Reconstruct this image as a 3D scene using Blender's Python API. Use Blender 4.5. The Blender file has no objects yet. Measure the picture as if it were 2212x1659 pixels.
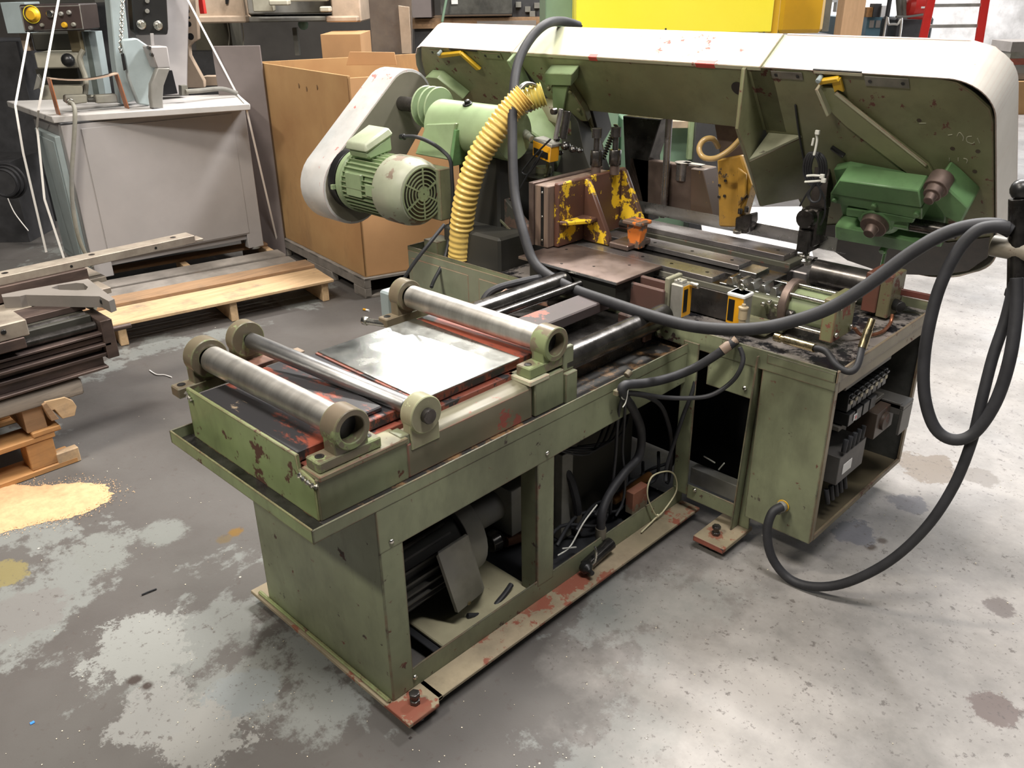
import bpy, bmesh, math, random
from mathutils import Vector as V, Matrix
import numpy as np
random.seed(7)
SC = bpy.context.scene
COL = SC.collection
# ------------------------------------------------------------------ camera
FPX = 1845.85; PITCH = 0.440397; ROLL = -0.0137719; YAW = 2.350015
CAM = V((1.239, -0.889, 1.65))
Fw = V((math.cos(YAW)*math.cos(PITCH), math.sin(YAW)*math.cos(PITCH), -math.sin(PITCH)))
_r = V((math.sin(YAW), -math.cos(YAW), 0)); _u = _r.cross(Fw)
Rt = math.cos(ROLL)*_r + math.sin(ROLL)*_u
Up = -math.sin(ROLL)*_r + math.cos(ROLL)*_u
cd = bpy.data.cameras.new('camera'); cam = bpy.data.objects.new('camera', cd); COL.objects.link(cam)
m = Matrix((Rt, Up, -Fw)).transposed().to_4x4(); m.translation = CAM
cam.matrix_world = m
cd.sensor_width = 36; cd.lens = FPX/2212*36; cd.clip_start = .02; cd.clip_end = 100
SC.camera = cam
# ------------------------------------------------------------------ world, lights, exposure
SC.view_settings.view_transform = 'Standard'; SC.view_settings.look = 'None'
SC.view_settings.gamma = 1; SC.view_settings.use_curve_mapping = False
SC.view_settings.exposure = -0.4
w = bpy.data.worlds.new('world'); SC.world = w; w.use_nodes = True
w.node_tree.nodes['Background'].inputs[0].default_value = (.85, .9, 1, 1)
w.node_tree.nodes['Background'].inputs[1].default_value = 0.035
def area(name, loc, aim, sx, sy, power, col=(1, 1, 1)):
    l = bpy.data.lights.new(name, 'AREA'); l.shape = 'RECTANGLE'; l.size = sx; l.size_y = sy
    l.energy = power; l.color = col
    o = bpy.data.objects.new(name, l); COL.objects.link(o); o.location = loc
    o.rotation_euler = (V(aim)-V(loc)).to_track_quat('-Z', 'Y').to_euler()
    return o
area('daylight_door', (.2, 10.5, 2.4), (-.3, 2.0, .6), 4.0, 3.0, 330, (.93, .96, 1))
area('ceiling_lamp_back', (-.9, 4.4, 4.9), (-.4, 1.8, 1), 2.4, .4, 560, (1, .97, .95))
area('ceiling_lamp_key', (-3.4, 3.4, 5.0), (-.6, .4, .4), .9, .3, 400, (1, .96, .90))
area('ceiling_lamp_front', (-.7, -3.0, 4.6), (-.2, .6, .5), 1.0, .3, 190, (1, .94, .82))
area('ceiling_lamp_over', (1.6, .1, 5.4), (1.3, .6, 0), 2.0, .3, 270, (1, .96, .93))
area('fill_light_left', (-1.6, -.6, 4.9), (-3.4, 1, .3), 1.0, .3, 190, (1, .91, .80))  # unseen light placed as even fill on the grey cabinet front
area('fill_light_side', (3.6, 2.4, 4.4), (.5, 1.8, 1.1), 1.6, .4, 22, (1, .97, .95))  # added fill light to brighten the right wheel cover
area('high_bay_lamp', (-6.4, 5.4, 4.2), (-.6, .6, .7), .35, .2, 50, (1, 1, .98))
area('far_wall_fill', (-3.5, 11.0, 4.6), (-4.5, 14.5, 1.5), 3.0, 1.0, 1000, (1, .98, .98))  # added light that brightens the far wall in place of door daylight

# ------------------------------------------------------------------ measuring helpers
def ray(px, py): return Rt*((px-1106)/FPX) - Up*((py-829.5)/FPX) + Fw
def P(px, py, x=None, y=None, z=None):
    d = ray(px, py)
    for i, v in enumerate((x, y, z)):
        if v is not None: return CAM + d*((v-CAM[i])/d[i])
TH = math.radians(35)                       # the bow of the saw leans back by 35 degrees
ED = V((0, math.sin(TH), -math.cos(TH))); EN = V((0, -math.cos(TH), -math.sin(TH))); A0 = V((0, 1.7, 1.395))
def A(u, d, n=0): return A0 + V((u, 0, 0)) + ED*d + EN*n
def T(px, py, n=0):
    d = ray(px, py); t = ((A0+EN*n-CAM).dot(EN))/d.dot(EN); q = CAM+d*t-A0
    return (q.x, q.dot(ED))
MA = Matrix(((1, 0, 0, A0.x), (0, ED.y, EN.y, A0.y), (0, ED.z, EN.z, A0.z), (0, 0, 0, 1)))
# MA maps (u, d, n) to world; note u x d = n

# ------------------------------------------------------------------ mesh builder
class MB:
    def __init__(s, M=None): s.bm = bmesh.new(); s.M = M
    def _v(s, p):
        p = V(p)
        return s.bm.verts.new(s.M @ p if s.M else p)
    def poly(s, pts): s.bm.faces.new([s._v(p) for p in pts]); return s
    def hexa(s, p):
        v = [s._v(q) for q in p]
        for f in ((0,3,2,1),(4,5,6,7),(0,1,5,4),(1,2,6,5),(2,3,7,6),(3,0,4,7)): s.bm.faces.new([v[i] for i in f])
        return s
    def box(s, x0, x1, y0, y1, z0, z1):
        return s.hexa([(x0,y0,z0),(x1,y0,z0),(x1,y1,z0),(x0,y1,z0),(x0,y0,z1),(x1,y0,z1),(x1,y1,z1),(x0,y1,z1)])
    def beam(s, a, b, w_, h, up=(0,0,1)):
        a = V(a); b = V(b); d = (b-a).normalized(); up = V(up); sd = d.cross(up).normalized(); up = sd.cross(d)
        c = [a-sd*w_/2-up*h/2, a+sd*w_/2-up*h/2, a+sd*w_/2+up*h/2, a-sd*w_/2+up*h/2]
        return s.hexa(c+[q+(b-a) for q in c])
    def prism(s, pts, ext, holes=None):
        """extrude a planar polygon (3D points) by vector ext"""
        pts = [V(p) for p in pts]; ext = V(ext)
        a = [s._v(p) for p in pts]; b = [s._v(p+ext) for p in pts]; n = len(pts)
        s.bm.faces.new(a[::-1]); s.bm.faces.new(b)
        for i in range(n): s.bm.faces.new((a[i], a[(i+1) % n], b[(i+1) % n], b[i]))
        return s
    def ringplate(s, c, ax, ro, ri, h, n=28, outer=None):
        """annulus extruded along ax; outer optional list of 3D points matched by angle"""
        c = V(c); ax = V(ax).normalized(); t = V((0,0,1)) if abs(ax.z) < .9 else V((1,0,0))
        e1 = ax.cross(t).normalized(); e2 = ax.cross(e1)
        L = []
        for k in range(n):
            a = 2*math.pi*k/n; d = e1*math.cos(a)+e2*math.sin(a)
            L.append([s._v(c+d*ro), s._v(c+d*ri), s._v(c+d*ro+ax*h), s._v(c+d*ri+ax*h)])
        for k in range(n):
            p, q = L[k], L[(k+1) % n]
            for f in ((p[0],p[1],q[1],q[0]),(p[2],q[2],q[3],p[3]),(p[0],q[0],q[2],p[2]),(p[1],p[3],q[3],q[1])): s.bm.faces.new(f)
        return s
    def lathe(s, c, ax, prof, n=24):
        """prof: list of (t along axis, radius)"""
        c = V(c); ax = V(ax).normalized(); t = V((0,0,1)) if abs(ax.z) < .9 else V((1,0,0))
        e1 = ax.cross(t).normalized(); e2 = ax.cross(e1); R = []
        for tt, r in prof:
            R.append([s._v(c+ax*tt+(e1*math.cos(2*math.pi*k/n)+e2*math.sin(2*math.pi*k/n))*max(r, 1e-5)) for k in range(n)])
        for i in range(len(R)-1):
            for k in range(n): s.bm.faces.new((R[i][k], R[i][(k+1)%n], R[i+1][(k+1)%n], R[i+1][k]))
        s.bm.faces.new(R[0][::-1]); s.bm.faces.new(R[-1])
        return s
    def cyl(s, a, b, r, n=20, r2=None):
        a = V(a); b = V(b)
        return s.lathe(a, b-a, [(0, r), ((b-a).length, r if r2 is None else r2)], n)
    def hexbolt(s, c, ax, r, h, w_=None):
        c = V(c); ax = V(ax).normalized()
        s.lathe(c, ax, [(0, r), (h*.85, r), (h, r*.85)], 6)
        return s
    def tube(s, pts, r, n=10, sub=6, closed=False, rad=None):
        P_ = [V(p) for p in pts]
        if sub > 1:
            Q = []
            N = len(P_)
            rng = range(N if closed else N-1)
            for i in rng:
                if closed: p0, p1, p2, p3 = P_[(i-1)%N], P_[i], P_[(i+1)%N], P_[(i+2)%N]
                else: p0, p1, p2, p3 = P_[max(i-1,0)], P_[i], P_[i+1], P_[min(i+2,N-1)]
                for k in range(sub):
                    t = k/sub; t2 = t*t; t3 = t2*t
                    Q.append(.5*((2*p1)+(p2-p0)*t+(2*p0-5*p1+4*p2-p3)*t2+(3*p1-p0-3*p2+p3)*t3))
            if not closed: Q.append(P_[-1])
            P_ = Q
        N = len(P_); prev = None; R = []
        for i in range(N):
            if closed: tg = (P_[(i+1)%N]-P_[(i-1)%N]).normalized()
            else: tg = (P_[min(i+1,N-1)]-P_[max(i-1,0)]).normalized()
            if prev is None:
                q = V((0,0,1)) if abs(tg.z) < .9 else V((1,0,0)); e = tg.cross(q).normalized()
            else: e = (prev - tg*prev.dot(tg)).normalized()
            prev = e; e2 = tg.cross(e)
            rr = r if rad is None else rad(i/(N-1), i)
            R.append([s._v(P_[i]+(e*math.cos(2*math.pi*k/n)+e2*math.sin(2*math.pi*k/n))*rr) for k in range(n)])
        for i in range(N if closed else N-1):
            a, b = R[i], R[(i+1)%N]
            for k in range(n): s.bm.faces.new((a[k], a[(k+1)%n], b[(k+1)%n], b[k]))
        if not closed: s.bm.faces.new(R[0][::-1]); s.bm.faces.new(R[-1])
        return s
    def sphere(s, c, r, sc=(1,1,1), n=16):
        mm = Matrix.Translation(V(c)) @ Matrix.Diagonal((*sc, 1))
        if s.M: mm = s.M @ mm
        bmesh.ops.create_uvsphere(s.bm, u_segments=n, v_segments=n//2, radius=r, matrix=mm); return s
    def build(s, name, mat, parent=None, bev=.0015, jit=0, seg=1, ang=35):
        bm = s.bm
        bmesh.ops.recalc_face_normals(bm, faces=bm.faces)
        if bev > 0 and len(bm.faces) < 4000:
            es = [e for e in bm.edges if len(e.link_faces) == 2 and e.calc_face_angle(0) > math.radians(42)]
            if es:
                try: bmesh.ops.bevel(bm, geom=es, offset=bev, segments=seg, profile=.6, affect='EDGES', clamp_overlap=True)
                except Exception: pass
        if jit:
            for v in bm.verts: v.co += V((random.uniform(-jit,jit), random.uniform(-jit,jit), random.uniform(-jit,jit)))
        for e in bm.edges:
            if len(e.link_faces) == 2 and e.calc_face_angle(0) > math.radians(ang): e.smooth = False
        for f in bm.faces: f.smooth = True
        me = bpy.data.meshes.new(name); bm.to_mesh(me); bm.free()
        if mat: me.materials.append(mat)
        o = bpy.data.objects.new(name, me); COL.objects.link(o)
        if parent: o.parent = parent
        return o
def thing(name, label, cat, loc=(0,0,0), group=None):
    # an Empty at the thing's base; children meshes are written in world coordinates and offset here
    o = bpy.data.objects.new(name, None); COL.objects.link(o); o.empty_display_size = .05
    o['label'] = label; o['category'] = cat
    if group: o['group'] = group
    o['_base'] = [float(c) for c in loc]
    return o
def tag(o, label=None, cat=None, group=None, kind=None):
    for k, v in (('label', label), ('category', cat), ('group', group), ('kind', kind)):
        if v: o[k] = v
    return o
def struct(o): o['kind'] = 'structure'; return o

# ------------------------------------------------------------------ materials
MATS = {}
class NT:
    def __init__(s, name):
        s.m = bpy.data.materials.new(name); s.m.use_nodes = True; s.t = s.m.node_tree; s.n = s.t.nodes
        s.b = s.n['Principled BSDF']; s.tc = s.n.new('ShaderNodeTexCoord').outputs['Object']
    def l(s, a, b): s.t.links.new(a, b)
    def noise(s, scale, detail=4, rough=.6, sc=None, off=0, dist=0):
        n = s.n.new('ShaderNodeTexNoise'); n.inputs['Scale'].default_value = scale; n.inputs['Detail'].default_value = detail
        n.inputs['Roughness'].default_value = rough; n.inputs['Distortion'].default_value = dist
        mp = s.n.new('ShaderNodeMapping'); mp.inputs['Scale'].default_value = sc or (1,1,1); mp.inputs['Location'].default_value = (off, off*.7, off*1.3)
        s.l(s.tc, mp.inputs[0]); s.l(mp.outputs[0], n.inputs[0]); return n.outputs[0]
    def ramp(s, a, p0, p1, c0=(0,0,0,1), c1=(1,1,1,1)):
        r = s.n.new('ShaderNodeValToRGB'); r.color_ramp.elements[0].position = p0; r.color_ramp.elements[1].position = p1
        r.color_ramp.elements[0].color = c0; r.color_ramp.elements[1].color = c1; s.l(a, r.inputs[0]); return r.outputs[0]
    def mix(s, f, a, b, mode='MIX'):
        x = s.n.new('ShaderNodeMix'); x.data_type = 'RGBA'; x.blend_type = mode
        for i, v in ((0, f), (6, a), (7, b)):
            if isinstance(v, (int, float)): x.inputs[i].default_value = v
            elif isinstance(v, tuple): x.inputs[i].default_value = (*v[:3], 1)
            else: s.l(v, x.inputs[i])
        return x.outputs[2]
    def math(s, op, a, b=0, c=None):
        x = s.n.new('ShaderNodeMath'); x.operation = op
        for i, v in enumerate((a, b, c)):
            if v is None: continue
            if isinstance(v, (int, float)): x.inputs[i].default_value = v
            else: s.l(v, x.inputs[i])
        return x.outputs[0]
    def edge(s, r=.007):
        bv = s.n.new('ShaderNodeBevel'); bv.samples = 3; bv.inputs[0].default_value = r
        g = s.n.new('ShaderNodeNewGeometry'); d = s.n.new('ShaderNodeVectorMath'); d.operation = 'DOT_PRODUCT'
        s.l(bv.outputs[0], d.inputs[0]); s.l(g.outputs['Normal'], d.inputs[1])
        return s.math('SUBTRACT', 1, d.outputs['Value'])
    def bump(s, a, st=.2, dist=.002):
        b = s.n.new('ShaderNodeBump'); b.inputs['Strength'].default_value = st; b.inputs['Distance'].default_value = dist
        s.l(a, b.inputs['Height']); s.l(b.outputs[0], s.b.inputs['Normal'])
    def set(s, **k):
        for a, v in k.items():
            a = a.replace('_', ' ')
            if isinstance(v, (int, float)): s.b.inputs[a].default_value = v
            elif isinstance(v, tuple): s.b.inputs[a].default_value = (*v[:3], 1)
            else: s.l(v, s.b.inputs[a])
        return s.m
def paint(name, base, var=None, chip=(.12, .05, .035), amount=.62, rough=.45, scale=22, edge=0, dirt=(.05,.045,.03), dirta=.25, off=0, chip2=None, streak=None):
    s = NT(name); var = var or tuple(c*.8 for c in base)
    big = s.noise(3, 3, .6, sc=streak, off=off+3)
    c = s.mix(s.ramp(big, .35, .7), base, var)
    dn = s.ramp(s.noise(7, 6, .7, sc=streak, off=off+9), .5, .78)
    c = s.mix(s.math('MULTIPLY', dn, dirta), c, dirt)
    ch = s.noise(scale, 8, .68, off=off)
    lo = s.noise(3.2, 3, .6, off=off+17)
    v = s.math('ADD', ch, s.math('MULTIPLY', s.math('SUBTRACT', lo, .5), .35))
    if edge: v = s.math('ADD', v, s.math('MULTIPLY', s.edge(), edge*1.8))
    st = s.noise(1.7, 5, .65, off=off+23)
    c = s.mix(s.ramp(st, .38, .62), c, s.mix(min(.5, dirta*1.5), c, dirt))
    sp = s.noise(36, 8, .72, off=off+29)
    c = s.mix(s.math('MULTIPLY', s.ramp(sp, .655, .68), .7 if amount < .7 else (.25 if amount < .77 else 0)), c, chip)
    cm = s.ramp(v, amount, amount+.025)
    cc = chip
    if chip2: cc = s.mix(s.ramp(s.noise(9, 3, off=off+5), .45, .55), chip, chip2)
    c = s.mix(cm, c, cc)
    s.set(Base_Color=c, Roughness=s.mix(cm, (rough,)*3, (.75,)*3))
    s.bump(s.mix(cm, (1,1,1), (0,0,0)), .25, .0006)
    return s.m
def metal(name, base, rough=.35, metallic=1, dark=None, amt=.5, scale=8, sc=None, bump=.08, off=0, rv=1.0):
    s = NT(name); dark = dark or tuple(c*.6 for c in base)
    n = s.noise(scale, 7, .68, sc=sc, off=off)
    c = s.mix(s.ramp(n, amt-.12, amt+.15), base, dark)
    r = s.ramp(s.noise(scale*1.7, 5, .6, sc=sc, off=off+4), .3, .75, (rough*(1-.25*rv),)*3+(1,), (min(1, rough*(1+.5*rv)),)*3+(1,))
    s.set(Base_Color=c, Roughness=r, Metallic=metallic); s.bump(s.noise(60, 4, .6, sc=sc), bump, .0008); return s.m
def wood(name, c0, c1, ax=1, scale=1, dirt=.3, dirtc=(.12,.1,.08)):
    s = NT(name); sc = [14, 14, 14]; sc[ax] = 1.2
    g = s.noise(3*scale, 6, .65, sc=tuple(sc), dist=.6)
    c = s.mix(s.ramp(g, .35, .68), c0, c1)
    d = s.ramp(s.noise(6, 6, .7), .52, .75)
    c = s.mix(s.math('MULTIPLY', d, dirt), c, dirtc)
    s.set(Base_Color=c, Roughness=.75); s.bump(g, .35, .0015); return s.m
def plain(name, c, rough=.6, metallic=0, var=.15, bump=0, scale=12, **k):
    s = NT(name); n = s.noise(scale, 4, .6)
    cc = s.mix(s.ramp(n, .3, .75), tuple(x*(1+var) for x in c), tuple(x*(1-var) for x in c))
    s.set(Base_Color=cc, Roughness=rough, Metallic=metallic, **k)
    if bump: s.bump(s.noise(90, 4), bump, .001)
    return s.m

def mk_card():
    s = NT('stained_cardboard'); n = s.noise(1.6, 5, .6, off=3); n2 = s.noise(5, 6, .7, sc=(1,1,.35), off=9)
    c = s.mix(s.ramp(n, .35, .65), (.46,.285,.125), (.36,.20,.085))
    c = s.mix(s.math('MULTIPLY', s.ramp(n2, .55, .75), .55), c, (.22,.13,.07))
    s.set(Base_Color=c, Roughness=.8); s.bump(s.noise(1.2, 2, .4), .4, .02); return s.m
G = dict(
 green=paint('green_paint', (.215,.235,.14), (.27,.295,.18), chip=(.13,.05,.035), amount=.645, edge=1.0, off=1, dirta=.5, streak=(1,1,.4), chip2=(.05,.035,.03)),
 green_box=paint('bright_green_paint', (.30,.38,.16), (.36,.45,.21), chip=(.10,.045,.03), amount=.612, scale=12, edge=1.2, off=6, streak=(1,1,.4), dirta=.5),
 green_arm=paint('olive_green_paint', (.21,.235,.125), (.215,.205,.11), chip=(.12,.045,.035), amount=.635, edge=.6, off=12, dirt=(.06,.05,.02), dirta=.45, rough=.4),
 green_light=paint('light_green_paint', (.30,.40,.22), (.36,.47,.27), chip=(.12,.09,.06), amount=.74, edge=.5, off=22, dirta=.2, rough=.35),
 green_gear=paint('gear_green_paint', (.18,.37,.155), (.23,.43,.19), chip=(.06,.04,.03), amount=.74, edge=.3, off=31, dirta=.5, dirt=(.02,.03,.015), rough=.35),
 cream=paint('cream_paint', (.78,.74,.66), (.82,.79,.72), chip=(.55,.25,.2), amount=.72, edge=.5, off=40, dirta=.12, rough=.4),
 white_guard=paint('white_guard_paint', (.66,.63,.60), (.56,.59,.60), chip=(.45,.17,.15), amount=.60, edge=.35, off=45, dirta=.2, rough=.4),
 palegreen=paint('pale_green_top', (.52,.55,.36), (.6,.58,.44), chip=(.30,.12,.10), amount=.64, scale=14, edge=.8, off=50, dirta=.15),
 red=paint('worn_red_primer', (.30,.07,.045), (.36,.11,.07), chip=(.045,.04,.04), amount=.57, edge=.2, off=55, scale=11, dirta=.5, rough=.55),
 redmix=paint('red_and_cream_worn', (.33,.11,.075), (.5,.42,.3), chip=(.05,.04,.04), amount=.58, off=61, scale=9, dirta=.4, rough=.5),
 redbase=paint('rusty_cream_flange', (.40,.32,.22), (.33,.28,.18), chip=(.24,.075,.045), amount=.54, off=66, scale=7, dirta=.45, rough=.6, chip2=(.24,.10,.06)),
 brown=metal('brown_oxide_steel', (.22,.165,.14), .45, .7, (.15,.11,.095), .5, 9),
 vise=paint('vise_yellow_worn', (.11,.045,.03), (.15,.07,.05), chip=(.85,.55,.02), amount=.565, scale=9, off=74, dirta=.3, rough=.4),
 yelcast=paint('yellow_ochre_cast', (.55,.30,.04), (.48,.26,.04), chip=(.06,.045,.035), amount=.60, scale=13, off=77, dirta=.4, rough=.4),
 steel=metal('ground_steel', (.62,.62,.60), .28, 1, (.42,.42,.41), .5, 6, sc=(1,1,1)),
 roller=metal('roller_steel', (.66,.64,.60), .40, 1, (.50,.48,.44), .5, 26, sc=(1,.2,.2), bump=.05, rv=.15),
 rollerdark=metal('dark_roller_steel', (.34,.34,.34), .38, 1, (.24,.24,.24), .5, 24, sc=(.5,1,1), rv=.2),
 sheet=metal('bright_sheet_steel', (.52,.53,.50), .24, 1, (.40,.37,.32), .66, 5, bump=.05, off=3),
 darksteel=metal('oily_dark_steel', (.13,.12,.115), .25, .8, (.06,.055,.05), .5, 9),
 blackrod=metal('greasy_black_rod', (.10,.095,.09), .22, .8, (.03,.028,.026), .5, 12),
 railtop=metal('worn_rail_steel', (.42,.40,.39), .27, .75, (.22,.20,.20), .5, 7, sc=(.4,1,1)),
 tanring=paint('tan_bearing_cast', (.215,.165,.115), (.185,.17,.10), chip=(.20,.235,.11), amount=.56, scale=10, off=80, edge=.2, dirta=.4, rough=.36),
 black=plain('black_rubber', (.022,.023,.026), .55, var=.3),
 hose=plain('weathered_rubber_hose', (.020,.020,.023), .62, var=.35, bump=.15, scale=20),
 blackp=plain('black_plastic', (.012,.012,.012), .35),
 chrome=metal('zinc_plated', (.72,.70,.64), .25, 1, (.5,.48,.42), .55, 20),
 brass=metal('brass_fitting', (.58,.50,.32), .25, 1, (.45,.33,.15), .55, 25),
 copper=metal('copper_pipe', (.42,.17,.09), .4, .8, (.22,.10,.06), .5, 20),
 yhose=plain('yellow_corrugated_plastic', (.80,.56,.16), .32, var=.12, scale=8),
 yhose2=plain('ribbed_pale_hose', (.48,.40,.10), .3, var=.15),
 label=plain('orange_label', (.75,.36,.015), .4, var=.1),
 lamp=plain('grey_switch_body', (.42,.41,.37), .35, .5, var=.2),
 tie=plain('nylon_tie', (.62,.58,.38), .45, var=.1),
 tiew=plain('white_nylon_tie', (.62,.62,.56), .45, var=.1),
 paper=plain('white_paper', (.8,.8,.78), .7, var=.05),
 cabin=metal('dark_panel_metal', (.10,.10,.09), .5, .4, (.05,.05,.045), .5, 8),
 relaymat=plain('relay_grey', (.085,.08,.075), .5, var=.3),
 motor=paint('dusty_dark_motor', (.028,.028,.026), (.045,.045,.04), chip=(.09,.085,.07), amount=.74, off=90, dirta=.3, rough=.6),
 motorbox=paint('dusty_olive_box', (.27,.26,.21), (.20,.20,.20), chip=(.07,.06,.05), amount=.76, off=93, dirta=.4, rough=.6),
 cremetray=paint('cream_tray', (.50,.46,.31), (.44,.41,.27), chip=(.10,.08,.05), amount=.72, off=96, dirta=.25),
 greycab=paint('grey_cabinet_paint', (.33,.315,.31), (.36,.34,.335), chip=(.2,.19,.18), amount=.80, off=100, dirta=.06, rough=.4),
 greytop=paint('light_grey_worktop', (.50,.48,.46), (.55,.53,.52), chip=(.3,.28,.26), amount=.78, off=104, dirta=.12, rough=.45),
 bluegrey=paint('blue_grey_paint', (.33,.39,.40), (.38,.45,.46), chip=(.2,.2,.2), amount=.78, off=108, dirta=.15, rough=.45),
 beige=paint('beige_machine_paint', (.55,.42,.31), (.60,.47,.36), chip=(.16,.12,.09), amount=.70, off=112, dirta=.25, rough=.5),
 ltbeige=paint('pale_beige_paint', (.52,.50,.40), (.57,.54,.44), chip=(.2,.2,.15), amount=.76, off=116, dirta=.2, rough=.5),
 palewood=wood('pale_pallet_wood', (.62,.43,.25), (.46,.31,.17), 1, 1, .85, (.22,.18,.14)),
 palewood_x=wood('pale_pallet_wood_across', (.66,.46,.27), (.50,.34,.19), 0, 1, .3, (.22,.18,.14)),
 oldwood=wood('old_brown_wood', (.36,.22,.12), (.24,.15,.085), 1, 1, .4),
 orgwood=wood('orange_pallet_wood', (.52,.27,.10), (.38,.19,.07), 1, 1, .3),
 greywood=wood('weathered_grey_timber', (.30,.25,.20), (.13,.11,.09), 1, 1, .6),
 card=plain('cardboard', (.44,.26,.115), .8, var=.16, scale=3),
 card2=plain('cardboard_inside', (.50,.28,.13), .8, var=.08, scale=4),
 greyboard=plain('weathered_skid_board', (.20,.18,.16), .8, var=.3, scale=9),
 rustbar=metal('rusty_dark_bar', (.17,.12,.10), .45, .6, (.08,.06,.055), .5, 9, sc=(1,.3,1)),
 plate=metal('dusty_machined_plate', (.42,.37,.30), .5, .5, (.28,.23,.19), .5, 7),
 castgrey=paint('grey_brown_casting', (.26,.235,.215), (.30,.27,.25), chip=(.12,.1,.09), amount=.76, off=120, dirta=.2, rough=.45),
 strap=plain('white_strapping', (.85,.82,.78), .35, var=.03),
 yellow=paint('bright_yellow_panel', (.99,.84,.05), (.99,.86,.06), chip=(.12,.06,.03), amount=.86, off=130, dirta=.02, rough=.35),
 yellow2=paint('ochre_yellow_panel', (.75,.42,.02), (.70,.40,.02), chip=(.12,.06,.03), amount=.84, off=131, dirta=.1, rough=.4),
 mgreen=paint('machine_sea_green', (.20,.32,.22), (.23,.35,.25), chip=(.1,.1,.08), amount=.82, off=133, dirta=.1, rough=.5),
 redp=plain('red_enamel', (.55,.03,.025), .3, var=.1),
 alu=metal('aluminium_step', (.62,.60,.56), .4, .8, (.5,.48,.45), .5, 9),
 wallw=plain('white_wall_paint', (.80,.78,.76), .7, var=.06, scale=2),
 walld=plain('dark_block_wall', (.12,.11,.10), .8, var=.3, scale=1.5),
 bluecab=paint('blue_bench_paint', (.10,.20,.26), (.13,.24,.30), chip=(.3,.3,.28), amount=.76, off=140, dirta=.2),
 darkbox=plain('dark_grey_box', (.045,.045,.048), .6, var=.3),
 midgrey=plain('mid_grey_sheet', (.17,.145,.14), .55, var=.15, scale=4),
 orangest=paint('orange_rust_strap', (.42,.15,.06), (.36,.14,.07), chip=(.5,.38,.22), amount=.68, off=150, dirta=.3),
 vinyl=plain('dark_glass', (.02,.02,.022), .15),
)
def mk_rusttray():
    s = NT('rusty_chip_tray'); n = s.noise(14, 8, .75, off=5); n2 = s.noise(3.2, 4, .6, off=2)
    v = s.math('ADD', n, s.math('MULTIPLY', s.math('SUBTRACT', n2, .5), .9))
    c = s.mix(s.ramp(v, .46, .57), (.022,.02,.018), (.24,.135,.06))
    s.set(Base_Color=c, Roughness=.6); s.bump(n, .5, .003); return s.m
G['rusttray'] = mk_rusttray(); G['card'] = mk_card()
def mk_redplate():
    s = NT('black_and_red_worn_table'); n = s.noise(5, 7, .72, sc=(.6,1.5,1), off=8)
    c = s.mix(s.ramp(n, .48, .54), (.038,.037,.04), (.30,.075,.045))
    n3 = s.noise(11, 7, .7, sc=(.5,1.2,1), off=21)
    c = s.mix(s.ramp(n3, .66, .70), c, (.36,.28,.19))
    s.set(Base_Color=c, Roughness=.42, Metallic=.15); s.bump(n, .15, .001); return s.m
G['redplate'] = mk_redplate()
def mk_oiltop():
    s = NT('oily_pan_top'); n = s.noise(9, 8, .7, off=4)
    c = s.mix(s.ramp(n, .46, .54), (.30,.27,.25), (.02,.02,.024))
    s.set(Base_Color=c, Roughness=s.ramp(n, .4, .6, (.35,.35,.35,1), (.12,.12,.12,1)), Metallic=.3); s.bump(s.noise(40,6), .4, .002); return s.m
G['oiltop'] = mk_oiltop()
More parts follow.
